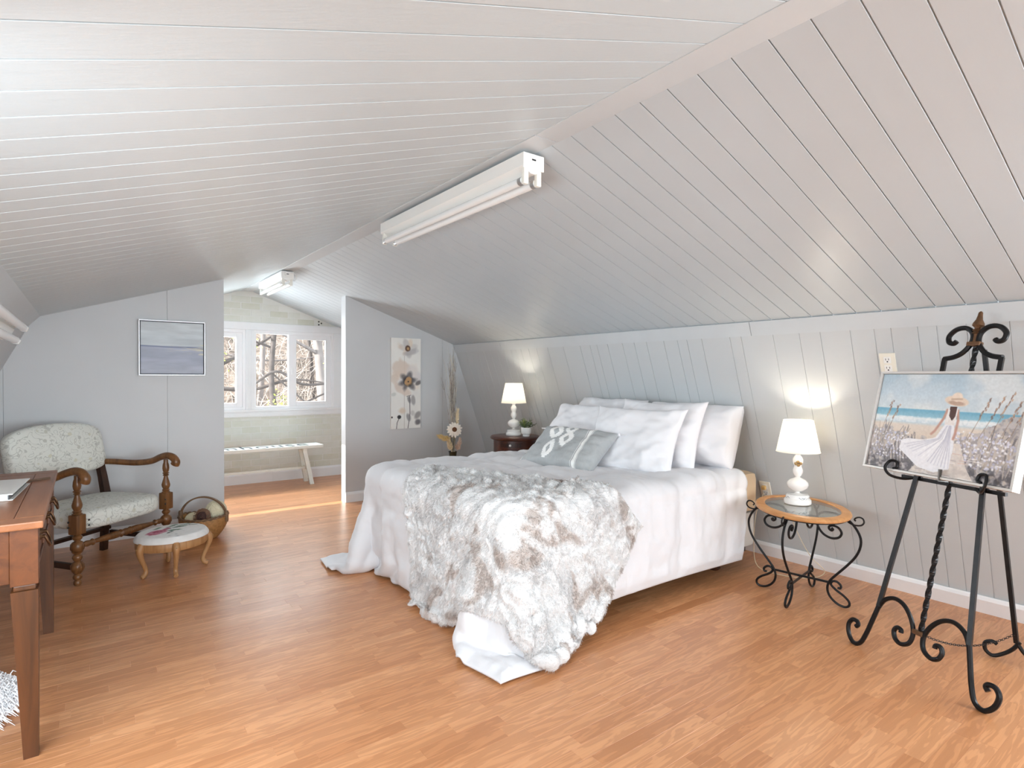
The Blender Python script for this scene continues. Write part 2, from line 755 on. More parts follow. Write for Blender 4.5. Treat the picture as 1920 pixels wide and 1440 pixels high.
def joints(phase, pitch):
    k0 = math.ceil((Y0 - phase) / pitch)
    ys = [Y0]
    k = k0
    while phase + k * pitch < Y1 - .01:
        if phase + k * pitch - Y0 > .01:
            ys.append(phase + k * pitch)
        k += 1
    ys.append(Y1)
    return [round(v, 4) for v in ys]


def nrm(A, B, sign):
    d = (Vector(B) - Vector(A)).normalized()
    return (-d.y * sign, d.x * sign)


def slab(A, B, n, off0, off1):
    """closed quad outline (x,z) between two offsets of segment A-B"""
    A, B, n = Vector(A), Vector(B), Vector(n)
    return [tuple(A + n * off0), tuple(B + n * off0), tuple(B + n * off1), tuple(A + n * off1)]


nL = nrm(KL, (RL, ZR), -1)       # points down into the room
nR = nrm((RR, ZR), KR, -1)
nWR = nrm(KR, BR_, -1)
ceiling = thing('ceiling', None, None)
struct(ceiling)
mb = MB()
mb.prism(slab(KL, (RL + .06, ZR + .02), nL, -.0075, -.09), 'y', Y0 - .1, Y1 + .1)
mb.build('ceiling_backing', M_CEIL, ceiling)
mb = MB()
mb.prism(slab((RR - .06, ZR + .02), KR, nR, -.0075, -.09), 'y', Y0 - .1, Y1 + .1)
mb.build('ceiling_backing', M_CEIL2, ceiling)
board_slope(ceiling, KL, (RL, ZR), nL, joints(1.069, .1122), M_CEIL)
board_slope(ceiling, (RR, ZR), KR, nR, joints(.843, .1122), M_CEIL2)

ridge = MB().box((RL - .004, Y0, ZR - .004), (RR + .004, 1.70, ZR + .03), .002)
ridge = struct(ridge.build('trim_1', M_BAND))
struct(MB().box((RL - .004, 1.703, ZR - .004), (RR + .004, Y1, ZR + .03), .002).build('trim_2', M_BAND))

# right wall (steep lower slope), boards of uneven width
wall_right = thing('wall_right', None, None)
struct(wall_right)
QY0, QY1, QZ0, QZ1 = -1.1, .0, .62, 1.36      # window_6_added, unseen behind the camera, put in to light the left side
for za, zb, ya, yb in ((0, KR[1], Y0 - .1, QY0), (0, QZ0, QY0, QY1), (QZ1, KR[1], QY0, QY1), (0, KR[1], QY1, Y1 + .1)):
    MB().prism(slab((wall_x(zb), zb), (wall_x(za), za), nWR, -.003, -.09), 'y', ya, yb).build('wall_backing', M_WALL_R, wall_right)
ys = [QY1]
r2 = random.Random(5)
while ys[-1] < Y1 - .2:
    ys.append(round(ys[-1] + r2.choice([.075, .1122, .1122, .15, .2]), 4))
ys.append(Y1)
board_slope(wall_right, KR, BR_, nWR, ys, M_WALL_R, gap=.003, th=.008, name='wall_board')
w6 = struct(thing('window_6_added', None, None))
for ya, yb, za, zb in ((QY0 - .05, QY0, QZ0 - .05, QZ1 + .05), (QY1, QY1 + .05, QZ0 - .05, QZ1 + .05), (QY0, QY1, QZ0 - .05, QZ0), (QY0, QY1, QZ1, QZ1 + .05)):
    MB().prism(slab((wall_x(zb), zb), (wall_x(za), za), nWR, .014, .001), 'y', ya, yb).build('window_frame', M_VINYL, w6)
MB().prism(slab((wall_x(QZ1), QZ1), (wall_x(QZ0), QZ0), nWR, -.04, -.044), 'y', QY0, QY1).build('pane', M_GLASS, w6)
dR = (Vector(BR_) - Vector(KR)).normalized()
bandB = Vector(KR) + dR * .085
# knee band on the right: three lengths of board
for i, (a, b) in enumerate(((Y0, 1.872), (1.875, 4.4), (4.403, YP2))):
    struct(MB().prism(slab(KR, bandB, nWR, .011, -.004), 'y', a, b).build('trim_%d' % (3 + i), M_BAND))

# left wall with knee band; one added, unseen sash window on the camera's left for light and a narrow one in the alcove
nWL = nrm(BL_, KL2, -1)


def wl(z, off=0):
    return (wall_xl(z) + nWL[0] * off, z + nWL[1] * off)


wall_left = thing('wall_left', None, None)
struct(wall_left)


def left_piece(z0, z1, y0, y1, name='wall_panel'):
    A, B = Vector((wall_xl(z0), z0)), Vector((wall_xl(z1), z1))
    MB().prism(slab(A, B, nWL, 0, -.09), 'y', y0, y1).build(name, M_WALL_L, wall_left)


ZT = KL2[1]
WY0, WY1, WZ0, WZ1 = .5, 2.25, .72, 1.42       # window_3_added
AY0, AY1, AZ0, AZ1 = 5.252, 5.345, .52, 1.30    # window_4 (alcove)
left_piece(0, ZT, Y0, WY0)
left_piece(0, WZ0, WY0, WY1)
left_piece(WZ1, ZT, WY0, WY1)
left_piece(0, ZT, WY1, 4.88)
left_piece(0, ZT, 4.883, AY0)
left_piece(0, AZ0, AY0, AY1)
left_piece(AZ1, ZT, AY0, AY1)
left_piece(0, ZT, AY1, Y1)
nKL = nrm(KL2, KL, -1)
struct(MB().prism(slab(Vector(KL2), Vector(KL), nKL, .0, -.09), 'y', Y0, Y1).build('trim_6', M_BAND))


def left_window(name, y0, y1, z0, z1):
    w = struct(thing(name, None, None))
    for nm, a, b, c, d in (('window_frame', y0 - .05, y0, z0 - .05, z1 + .05), ('window_frame', y1, y1 + .05, z0 - .05, z1 + .05),
                           ('window_frame', y0, y1, z0 - .05, z0), ('window_frame', y0, y1, z1, z1 + .05)):
        A, B = Vector((wall_xl(c), c)), Vector((wall_xl(d), d))
        MB().prism(slab(A, B, nWL, .012, 0), 'y', a, b).build(nm, M_VINYL, w)
    A, B = Vector((wall_xl(z0), z0)), Vector((wall_xl(z1), z1))
    MB().prism(slab(A, B, nWL, -.04, -.044), 'y', y0, y1).build('pane', M_GLASS, w)
    zm = (z0 + z1) / 2
    if y1 - y0 > .5:
        A, B = Vector((wall_xl(zm - .02), zm - .02)), Vector((wall_xl(zm + .02), zm + .02))
        MB().prism(slab(A, B, nWL, -.02, -.039), 'y', y0, y1).build('sash_rail', M_VINYL, w)


left_window('window_3_added', WY0, WY1, WZ0, WZ1)  # unseen window, placed to bring light in from the left
left_window('window_4', AY0 + .0001, AY1 - .0001, AZ0, AZ1)

# room section outline (x,z) used for gable ends
def section(x):
    """ceiling height at x"""
    if x < KL2[0]:
        return (x - BL_[0]) / (KL2[0] - BL_[0]) * KL2[1]
    if x < KL[0]:
        return KL2[1] + (x - KL2[0]) / (KL[0] - KL2[0]) * (KL[1] - KL2[1])
    if x < RL:
        return KL[1] + (x - KL[0]) / (RL - KL[0]) * (ZR - KL[1])
    if x < RR:
        return ZR
    if x < KR[0]:
        return ZR + (x - RR) / (KR[0] - RR) * (KR[1] - ZR)
    return KR[1] * (BR_[0] - x) / (BR_[0] - KR[0])


KNOTS = [BL_[0], KL2[0], KL[0], RL, RR, KR[0], BR_[0]]


def gable_poly(x0, x1, z0, grow=.0):
    pts = [(x0, z0), (x1, z0)]
    xs = [x1] + sorted([k for k in KNOTS if x0 < k < x1], reverse=True) + [x0]
    pts += [(x, section(x) + grow) for x in xs if section(x) + grow > z0 + 1e-4]
    return pts


# rear gable wall (behind the camera) with an added wide window to light the room
wall_rear = struct(thing('wall_rear', None, None))
RX0, RX1, RZ0, RZ1 = .2, 2.66, .5, 1.7
for poly in (gable_poly(BL_[0], RX0, 0), gable_poly(RX1, BR_[0], 0), [(RX0, 0), (RX1, 0), (RX1, RZ0), (RX0, RZ0)], gable_poly(RX0, RX1, RZ1)):
    MB().prism(poly, 'y', Y0 - .1, Y0).build('wall_panel', M_PART, wall_rear)
w5 = struct(thing('window_5_added', None, None))
for a in ((RX0, RX0 + .05, RZ0, RZ1), (RX1 - .05, RX1, RZ0, RZ1), (RX0 + .05, RX1 - .05, RZ0, RZ0 + .05), (RX0 + .05, RX1 - .05, RZ1 - .05, RZ1), (1.40, 1.46, RZ0 + .05, RZ1 - .05)):
    MB().box((a[0], Y0 - .08, a[2]), (a[1], Y0 + .01, a[3]), .003).build('window_frame', M_VINYL, w5)
MB().box((RX0 + .05, Y0 - .05, RZ0 + .05), (1.40, Y0 - .046, RZ1 - .05)).build('pane', M_GLASS, w5)
MB().box((1.46, Y0 - .05, RZ0 + .05), (RX1 - .05, Y0 - .046, RZ1 - .05)).build('pane', M_GLASS, w5)

# partition stubs
def partition(name, x0, x1, y, seams):
    w = struct(thing(name, None, None))
    xs = [x0] + seams + [x1]
    for a, b in zip(xs[:-1], xs[1:]):
        MB().prism(gable_poly(a + .0007 * (a != x0), b - .0007 * (b != x1), 0), 'y', y, y + PT).build('wall_panel', M_PART, w)
    return w


partition('wall_partition_left', BL_[0] + .002, .887, YP, [-.43, .50])
pr_ = partition('wall_partition_right', 1.962, BR_[0] - .002, YP2, [3.0])

# far gable wall: openings, painted faux brick
FX = [(.52, 1.41), (1.498, 2.385)]
FZ0, FZ1 = .815, 1.69
M_BRICK = NT('washed_brick')
v = M_BRICK.coords((1, 1, 1))
oi = M_BRICK.add('ShaderNodeObjectInfo')
n1 = M_BRICK.noise(v, 3.2, 4, .6)
cA = M_BRICK.ramp(n1, [(.36, lin((206, 207, 190))), (.6, lin((223, 225, 218)))])
cB = M_BRICK.ramp(oi.outputs['Random'], [(0, lin((208, 209, 192))), (.5, lin((224, 225, 218))), (1, lin((232, 233, 230)))])
M_BRICK.base(M_BRICK.mix(.5, cA, cB))
M_BRICK.set(Roughness=.6)
M_BRICK.bump(M_BRICK.noise(v, 45, 3), .2, .003)
M_BRICK = M_BRICK.m
M_MORTAR = mat('washed_mortar', (226, 227, 221), .7, var=.03)
wall_far = struct(thing('wall_far', None, None))
fpolys = [gable_poly(BL_[0], FX[0][0], 0), gable_poly(FX[1][1], BR_[0], 0),
          [(FX[0][0], 0), (FX[1][1], 0), (FX[1][1], FZ0), (FX[0][0], FZ0)],
          [(FX[0][1], FZ0), (FX[1][0], FZ0), (FX[1][0], FZ1), (FX[0][1], FZ1)], gable_poly(FX[0][0], FX[1][1], FZ1)]
for p in fpolys:
    MB().prism(p, 'y', Y1, Y1 + .12).build('wall_panel', M_MORTAR, wall_far)
BW, BH = .198, .072
bc = {}
for (za, zb) in ((.125, .735), (1.775, ZR)):
    r = 0
    z = za
    while z < zb - .02:
        h = min(BH, zb - z)
        x = .78 - (r % 2) * .5 * BW
        while x < 2.75:
            xa, xb = x, x + BW
            zt = z + h
            ok = min(section(xa), section(xb)) > zt + .004
            xa2, xb2 = xa, xb
            if not ok:   # trim bricks under the slope
                while xb2 - xa2 > .05 and section(xb2) <= zt + .004:
                    xb2 -= .01
                while xb2 - xa2 > .05 and section(xa2) <= zt + .004:
                    xa2 += .01
                ok = xb2 - xa2 > .05
            if ok:
                key = (round(xb2 - xa2, 3), round(h, 3))
                if key not in bc:
                    o = MB().box((0, -.004, 0), (key[0] - .011, .0, key[1] - .010), .0015).build('brick', M_BRICK, wall_far)
                    bc[key] = o.data
                else:
                    o = make_obj('brick', None, None, None, wall_far, mesh=bc[key])
                o.location = (xa2, Y1, z)
            x += BW
        z += BH
        r += 1

# window trim boards on the far wall
tn = 7
for lo, hi in (((.3, Y1 - .02, 1.69), (2.56, Y1, 1.772)),
               ((.3, Y1 - .03, .79), (2.56, Y1, .815)), ((.3, Y1 - .018, .735), (2.56, Y1, .79)),
               ((1.41, Y1 - .02, .815), (1.498, Y1, 1.69)), ((2.385, Y1 - .02, .815), (2.48, Y1, 1.69)), ((.43, Y1 - .02, .815), (.52, Y1, 1.69))):
    struct(MB().box(lo, hi, .004).build('trim_%d' % tn, M_TRIM))
    tn += 1
# fluted lines under the sill and on the post
for z in (.748, .762, .776):
    struct(MB().box((.3, Y1 - .022, z), (2.56, Y1 - .017, z + .006), .001).build('trim_%d' % tn, M_TRIM))
    tn += 1
for x in (1.432, 1.452, 1.472):
    struct(MB().box((x - .003, Y1 - .024, .82), (x + .003, Y1 - .019, 1.685), .001).build('trim_%d' % tn, M_TRIM))
    tn += 1


def far_window(name, x0, x1, flip):
    w = struct(thing(name, None, None))
    yb = Y1 + .02
    for a in ((x0, x0 + .022, FZ0, FZ1), (x1 - .03, x1, FZ0, FZ1), (x0 + .022, x1 - .03, FZ0, FZ0 + .03), (x0 + .022, x1 - .03, FZ1 - .035, FZ1)):
        MB().box((a[0], Y1 - .012, a[2]), (a[1], yb + .06, a[3]), .003).build('window_frame', M_VINYL, w)
    xi0, xi1, zi0, zi1 = x0 + .022, x1 - .03, FZ0 + .03, FZ1 - .035
    xm0 = x0 + .369
    # fixed light on the left, sliding sash on the right
    MB().box((xi0, yb + .03, zi0), (xm0 + .02, yb + .034, zi1)).build('pane', M_GLASS, w)
    s = MB()
    s.box((xm0, yb - .02, zi0), (xm0 + .088, yb + .026, zi1), .003)
    s.box((xi1 - .062, yb - .02, zi0), (xi1, yb + .026, zi1), .003)
    s.box((xm0 + .088, yb - .02, zi0), (xi1 - .062, yb + .026, zi0 + .045), .003)
    s.box((xm0 + .088, yb - .02, zi1 - .05), (xi1 - .062, yb + .026, zi1), .003)
    sash = s.build('sash', M_VINYL, w)
    MB().box((xm0 + .088, yb, zi0 + .045), (xi1 - .062, yb + .004, zi1 - .05)).build('pane', M_GLASS, sash)
    MB().box((xm0 + .03, yb - .034, 1.2), (xm0 + .055, yb - .02, 1.27), .004).build('latch', M_VINYL, sash)


far_window('window_1', FX[0][0], FX[0][1], True)
far_window('window_2', FX[1][0], FX[1][1], False)

# baseboards
def base_poly(h=.095, t=.016):
    return [(0, 0), (-t, 0), (-t, h - .022), (-t * .55, h - .006), (-t * .3, h), (0, h)]



poly = [(BR_[0] + x - .004 + (wall_x(z) - BR_[0]), z) for x, z in base_poly()]
struct(MB().prism(poly, 'y', Y0, YP2).build('baseboard_right', M_TRIM))
struct(MB().prism(poly, 'y', YP2 + PT, Y1).build('baseboard_alcove_right', M_TRIM))
struct(MB().prism([(YP + x, z) for x, z in base_poly()], 'x', BL_[0], .887).build('baseboard_partition_left', M_TRIM))
struct(MB().prism([(YP2 + x, z) for x, z in base_poly()], 'x', 1.962, 3.65).build('baseboard_partition_right', M_TRIM))
struct(MB().prism([(Y1 + x, z) for x, z in base_poly(.118, .014)], 'x', BL_[0], 1.692).build('baseboard_far_left', M_TRIM))
struct(MB().prism([(Y1 + x, z) for x, z in base_poly(.118, .014)], 'x', 1.694, 3.65).build('baseboard_far_right', M_TRIM))
struct(MB().prism([(wall_xl(z) - x * 1 + .002, z) for x, z in base_poly()], 'y', Y0, YP).build('baseboard_left', M_TRIM))

# ------------------------------------------------------------------ bed
M_MATT = mat('tan_mattress_ticking', (214, 190, 158), .75, var=.05, bump=.15, bscale=60)
M_BOX = mat('box_spring_cloth', (196, 190, 182), .8, var=.05)
M_DWOOD = wood('dark_turned_wood', (42, 22, 16), (78, 42, 28), .35, 3, 2)
MX0, MX1, MY0, MY1 = 1.44, 3.40, 1.95, 3.46
MZ = .61
bed = thing('bed', 'queen bed base with tan mattress on dark wooden feet under the white comforter', 'bed', ((MX0 + MX1) / 2, (MY0 + MY1) / 2, 0))
bl = bed.location.copy()


def rel(lo, hi, L):
    return tuple(a - b for a, b in zip(lo, L)), tuple(a - b for a, b in zip(hi, L))


MB().box(*rel((MX0, MY0, .36), (MX1 - .02, MY1, MZ), bl), .05).build('mattress', M_MATT, bed, True)
MB().box(*rel((MX0 + .02, MY0 + .02, .14), (MX1 - .02, MY1 - .02, .359), bl), .03).build('box_spring', M_BOX, bed, True)
MB().box(*rel((MX0 + .06, MY0 + .06, .10), (MX1 - .06, MY1 - .06, .139), bl), .004).build('bed_frame', M_DARK, bed)
for x, y in ((1.80, 1.99), (1.80, 3.38), (3.14, 2.10), (3.14, 3.3)):
    MB().lathe([(.028, 0), (.036, .012), (.038, .03), (.026, .05), (.032, .07), (.04, .085), (.04, .1)], 16, (x - bl.x, y - bl.y, 0)).build('foot', M_DWOOD, bed, True)


# ---- position-based cloth
class Cloth:
    def __init__(self, P, sp, iters=9, damp=.985, r=None):
        self.p = P.copy()
        self.q = P.copy()
        self.sp = sp
        self.it = iters
        self.damp = damp
        self.r = np.ones(P.shape[:2] + (1,)) if r is None else r

    def _pair(self, A, B, L, k):
        d = self.p[B] - self.p[A]
        n = np.sqrt((d * d).sum(-1, keepdims=True)) + 1e-9
        c = d * (.5 * k * (n - L * .5 * (self.r[A] + self.r[B])) / n)
        self.p[A] += c
        self.p[B] -= c

    def constrain(self, kb, kc):
        s = np.s_
        sp = self.sp
        for o in (0, 1):
            ny, nx = self.p.shape[:2]
            m = (nx - o) // 2
            self._pair(s[:, o:o + 2 * m:2], s[:, o + 1:o + 2 * m:2], sp, 1)
            m = (ny - o) // 2
            self._pair(s[o:o + 2 * m:2, :], s[o + 1:o + 2 * m:2, :], sp, 1)
            self._pair(s[o:o + 2 * m:2, :-1], s[o + 1:o + 2 * m:2, 1:], sp * 1.41421, kc)
            self._pair(s[o:o + 2 * m:2, 1:], s[o + 1:o + 2 * m:2, :-1], sp * 1.41421, kc)
        for o in (0, 1, 2, 3):
            m = (nx - o) // 4
            if m:
                a = np.arange(m) * 4 + o
                a = a[a + 2 < nx]
                self._pair(s[:, a], s[:, a + 2], 2 * sp, kb)
            m = (ny - o) // 4
            if m:
                a = np.arange(m) * 4 + o
                a = a[a + 2 < ny]
                self._pair(s[a, :], s[a + 2, :], 2 * sp, kb)

    def run(self, steps, collide, kb=.15, kc=.5, g=.0012, coll_every=1):
        for t in range(steps):
            v = (self.p - self.q) * self.damp
            self.q = self.p.copy()
            self.p += v
            self.p[..., 2] -= g
            for i in range(self.it):
                self.constrain(kb, kc)
                if i % coll_every == 0:
                    collide(self)
            collide(self)


def box_collide(lo, hi, rad, fric, thick):
    lo, hi = np.array(lo) + rad, np.array(hi) - rad

    def f(c):
        p = c.p
        q = np.clip(p, lo, hi)
        d = p - q
        n = np.sqrt((d * d).sum(-1))
        R = rad + thick
        hit = n < R
        inside = n < 1e-6
        d[inside] = (0, 0, 1)
        n2 = np.where(inside, 1, n)
        tgt = q + d / n2[..., None] * R
        if inside.any():
            tgt[inside, 2] = hi[2] + R
        p[hit] = tgt[hit]
        c.q[hit] = c.q[hit] + (p[hit] - c.q[hit]) * fric
        fl = p[..., 2] < .014
        p[fl, 2] = .014
        c.q[fl] = c.q[fl] + (p[fl] - c.q[fl]) * .8
        mxx = (BR_[0] + (KR[0] - BR_[0]) * p[..., 2] / KR[1]) - .03
        w = p[..., 0] > mxx
        p[..., 0] = np.where(w, mxx, p[..., 0])
    return f


SPC = .026
OV = .455
cx0, cx1 = MX0 - OV + .02, 3.30
cy0, cy1 = MY0 - OV + .02, MY1 + OV
nx = int((cx1 - cx0) / SPC) + 1
ny = int((cy1 - cy0) / SPC) + 1
gx, gy = np.meshgrid(cx0 + np.arange(nx) * SPC, cy0 + np.arange(ny) * SPC)
P0 = np.stack([gx, gy, np.full(gx.shape, MZ + .05)], -1)
P0 += rs.randn(*P0.shape) * .002
du = np.clip(MX0 - gx, 0, None)
dv = np.maximum(np.clip(MY0 - gy, 0, None), np.clip(gy - MY1, 0, None))
shr = 1 - np.where(gy > MY1, .10, .42) * np.clip(np.minimum(du, dv) / OV, 0, 1) ** .8
cl = Cloth(P0, SPC, 8, .985, shr[..., None])
cl.run(230, box_collide((MX0, MY0, .1), (MX1 + .1, MY1, MZ), .06, .6, .012), kb=.35, kc=.45, g=.0014)
CP = cl.p.copy()
for _ in range(2):      # soften grid-scale noise
    CP[1:-1, 1:-1] = .5 * CP[1:-1, 1:-1] + .125 * (CP[:-2, 1:-1] + CP[2:, 1:-1] + CP[1:-1, :-2] + CP[1:-1, 2:])


def upsample(P, k=2):
    ny, nx = P.shape[:2]
    iy = np.linspace(0, ny - 1, (ny - 1) * k + 1)
    ix = np.linspace(0, nx - 1, (nx - 1) * k + 1)

    def interp(A, t):
        # Catmull-Rom along axis 0
        n = A.shape[0]
        i = np.clip(np.floor(t).astype(int), 0, n - 2)
        f = (t - i).reshape((-1,) + (1,) * (A.ndim - 1))
        p0, p1, p2, p3 = A[np.clip(i - 1, 0, n - 1)], A[i], A[i + 1], A[np.clip(i + 2, 0, n - 1)]
        return .5 * (2 * p1 + (p2 - p0) * f + (2 * p0 - 5 * p1 + 4 * p2 - p3) * f * f + (3 * p1 - p0 - 3 * p2 + p3) * f ** 3)
    A = interp(P, iy)
    return interp(A.transpose(1, 0, 2), ix).transpose(1, 0, 2)


CF = upsample(CP, 2)
N = grid_normals(CF)
if N[N.shape[0] // 2, N.shape[1] // 2, 2] < 0:
    N = -N
hy, hx = CF.shape[:2]
uu, vv = np.meshgrid(np.arange(hx) * SPC / 2, np.arange(hy) * SPC / 2)
edge = np.minimum.reduce([uu, vv, uu.max() - uu + .1, vv.max() - vv])
quilt = np.minimum(np.abs(np.sin(PI * uu / .42)), np.abs(np.sin(PI * vv / .42))) ** .45
UV3 = np.stack([uu, vv, 0 * uu], -1)
wr = fbm(UV3 * np.array([1.6, 1, 1]), 9, 3, 3) * .0045 + np.abs(vnoise(UV3, 5, 8)) * .006 + vnoise(UV3 + np.stack([vnoise(UV3, 3, 1)] * 3, -1) * .2, 14, 5) * .002
puff = (quilt * .021 + wr * 1.6) * np.clip(edge / .05, 0, 1) + .004
# fold of hem seam
CF2 = CF + N * puff[..., None]
m = NT('white_comforter_cotton')
m.base(lin((221, 221, 224)))
m.set(Roughness=.75)
m.b.inputs['Sheen Weight'].default_value = .15
m.bump(m.noise(m.coords((1, 1, 1)), 22, 5, .6, .8), .22, .006)
M_COMF = m.m
M_COMF_U = mat('grey_comforter_lining', (190, 192, 195), .7, bump=.3, bscale=24)


def two_sided(name, top, bottom, mats, label, cat, colr=None):
    """closed sheet: top grid + bottom grid + rim"""
    ny, nx = top.shape[:2]
    V = np.concatenate([top.reshape(-1, 3), bottom.reshape(-1, 3)])
    org = np.array([V[:, 0].mean(), V[:, 1].mean(), 0])
    V = V - org
    idx = np.arange(ny * nx).reshape(ny, nx)
    q = np.stack([idx[:-1, :-1], idx[:-1, 1:], idx[1:, 1:], idx[1:, :-1]], -1).reshape(-1, 4)
    K = ny * nx
    qb = q[:, ::-1] + K
    rim = np.concatenate([idx[0, :], idx[1:, -1], idx[-1, -2::-1], idx[-2:0:-1, 0]])
    r2_ = np.roll(rim, -1)
    qr = np.stack([rim, rim + K, r2_ + K, r2_], -1)
    F = np.concatenate([q, qb, qr])
    me = bpy.data.meshes.new(name)
    me.vertices.add(len(V))
    me.vertices.foreach_set('co', V.astype(np.float32).ravel())
    me.loops.add(F.size)
    me.loops.foreach_set('vertex_index', F.astype(np.int32).ravel())
    me.polygons.add(len(F))
    me.polygons.foreach_set('loop_start', np.arange(0, F.size, 4, dtype=np.int32))
    me.polygons.foreach_set('use_smooth', np.ones(len(F), bool))
    mi = np.zeros(len(F), np.int32)
    if len(mats) > 1:
        mi[len(q):len(q) + len(qb)] = 1
    for mm in mats:
        me.materials.append(mm)
    me.polygons.foreach_set('material_index', mi)
    me.update(calc_edges=True)
    if colr is not None:
        at = me.attributes.new('col', 'FLOAT_COLOR', 'POINT')
        c4 = np.ones((len(V), 4), np.float32)
        c4[:K, :3] = colr.reshape(-1, 3)
        c4[K:, :3] = colr.reshape(-1, 3)
        at.data.foreach_set('color', c4.ravel())
    o = bpy.data.objects.new(name, me)
    COL.objects.link(o)
    o.location = org
    return tag(o, label, cat)


two_sided('comforter', CF2, CF - N * .004, [M_COMF, M_COMF_U], 'white puffy comforter with grey lining draped over the bed to the floor', 'comforter')

# ---- faux fur throw over the near foot corner
def grid_tris(P):
    ny, nx = P.shape[:2]
    idx = np.arange(ny * nx).reshape(ny, nx)
    return np.stack([idx[:-1, :-1], idx[:-1, 1:], idx[1:, 1:], idx[1:, :-1]], -1).reshape(-1, 4)


bvh = BVHTree.FromPolygons([Vector(v) for v in (CP + grid_normals(CP) * .014 * (1 if grid_normals(CP)[ny // 2, nx // 2, 2] > 0 else -1)).reshape(-1, 3)], [tuple(int(i) for i in q) for q in grid_tris(CP)])
nsgn = 1 if grid_normals(CP)[ny // 2, nx // 2, 2] > 0 else -1


def bvh_collide(thick, fric):
    def f(c):
        p = c.p.reshape(-1, 3)
        q = c.q.reshape(-1, 3)
        for i in range(len(p)):
            co, no, ix, ds = bvh.find_nearest(Vector(p[i]), .09)
            if co is None:
                continue
            no = no * nsgn
            d = (Vector(p[i]) - co).dot(no)
            if d < thick:
                t = np.array(co + no * thick)
                p[i] = t
                q[i] += (t - q[i]) * fric
        fl = p[:, 2] < .02
        p[fl, 2] = .02
        q[fl] += (p[fl] - q[fl]) * .7
    return f


TSP = .027
tl, tw = .96, 1.50
ntl, ntw = int(tl / TSP), int(tw / TSP)
a_, b_ = np.meshgrid(np.arange(ntl) * TSP, np.arange(ntw) * TSP)
FOOT = .84                                   # part of the width that hangs over the foot end
dd_ = b_ - FOOT
Ex = np.where(dd_ < 0, MX0 - .03, MX0 - .03 + dd_)
Ey = np.where(dd_ < 0, MY0 - .03 - dd_, MY0 - .03)
ph_ = np.clip(dd_ / .30 + .5, 0, 1) * PI / 2
ox, oy = -np.cos(ph_), -np.sin(ph_)
tt_ = b_ / tw
Tx = 1.80 + .42 * tt_ + .06 * np.sin(tt_ * PI)
Ty = 2.98 - 1.0 * tt_
LA = .56
k_ = np.clip(a_ / LA, 0, 1)
hang = np.clip(a_ - LA, 0, None)
ratio = np.hypot(Tx - Ex, Ty - Ey) / LA
zz = MZ + .085 + np.where(a_ < LA, .05 * np.clip(1.25 - ratio, .2, 1) * np.sin(a_ * 46 + 2.6 * np.sin(b_ * 5)) + .03 * vnoise(np.stack([a_, b_, 0 * a_], -1), 9, 4), 0)
TP = np.stack([Tx + (Ex - Tx) * k_ + ox * hang, Ty + (Ey - Ty) * k_ + oy * hang, zz], -1)
th = Cloth(TP, TSP, 6, .97)
th.run(95, bvh_collide(.012, .75), kb=.12, kc=.04, g=.0022, coll_every=6)
TPs = th.p.copy()
TPs[1:-1, 1:-1] = .6 * TPs[1:-1, 1:-1] + .1 * (TPs[:-2, 1:-1] + TPs[2:, 1:-1] + TPs[1:-1, :-2] + TPs[1:-1, 2:])
TF = upsample(TPs, 4)
N = grid_normals(TF)
# outward = away from comforter
mid = N[N.shape[0] // 2, int(N.shape[1] * .2), 2]
if mid < 0:
    N = -N
hy, hx = TF.shape[:2]
uu, vv = np.meshgrid(np.arange(hx) * TSP / 4, np.arange(hy) * TSP / 4)
UV3 = np.stack([uu, vv, 0 * uu], -1)
warp = np.stack([vnoise(UV3, 7, 1), vnoise(UV3, 7, 2), 0 * uu], -1) * .05
clump = np.abs(vnoise(UV3 + warp, 17, 5)) * .016 + np.abs(vnoise(UV3 + warp, 34, 6)) * .008 + vnoise(UV3 * np.array([1, 1.7, 1]) + warp, 70, 7) * .0035
border = np.minimum.reduce([uu, vv, uu.max() - uu, vv.max() - vv])
band = np.exp(-((border - .05) / .03) ** 2) * .012
fur = .010 + clump * 1.35 + band
fur *= np.clip(border / .012, .35, 1)
tone = fbm(UV3 * np.array([1, .62, 1]) + warp * 1.2, 15, 21, 3)
ton2 = fbm(UV3 + warp, 6.5, 33, 3) - .25 * np.clip(1 - vv / .9, 0, 1)
white = np.array(lin((234, 234, 234)))
grey = np.array(lin((208, 207, 207)))
tan_ = np.array(lin((184, 168, 158)))
k1 = np.clip((tone - .12) / .22, 0, 1)[..., None]
k2 = (np.clip((ton2 - .18) / .2, 0, 1) * np.clip((tone + .12) / .25, 0, 1))[..., None]
tcol = white * (1 - k1 * .6) + grey * k1 * .6
tcol = tcol * (1 - k2 * .62) + tan_ * k2 * .62
M_FUR = attr_mat('mottled_faux_fur', 'col', .95, .7, 260, .006, .1, .3)
two_sided('throw_blanket', TF + N * fur[..., None], TF - N * .002, [M_FUR], 'white, grey and tan faux fur throw bunched over the foot of the bed', 'blanket', tcol)


# short fur strands as one pile part
g = NT('fur_strand')
at_ = g.add('ShaderNodeAttribute', attribute_name='col')
df = g.add('ShaderNodeBsdfDiffuse')
tl_ = g.add('ShaderNodeBsdfTranslucent')
mx = g.add('ShaderNodeMixShader')
mx.inputs[0].default_value = .5
g.link(at_.outputs['Color'], df.inputs['Color'])
g.link(at_.outputs['Color'], tl_.inputs['Color'])
g.link(df.outputs[0], mx.inputs[1])
g.link(tl_.outputs[0], mx.inputs[2])
g.link(mx.outputs[0], g.out.inputs['Surface'])
M_FURS = g.m
throw_o = bpy.data.objects['throw_blanket']
SURF = TF + N * fur[..., None]
NS_ = 60000
ri = rs.rand(NS_) * (hy - 1.001)
ci = rs.rand(NS_) * (hx - 1.001)
i0, j0 = ri.astype(int), ci.astype(int)
fy, fx_ = (ri - i0)[:, None], (ci - j0)[:, None]


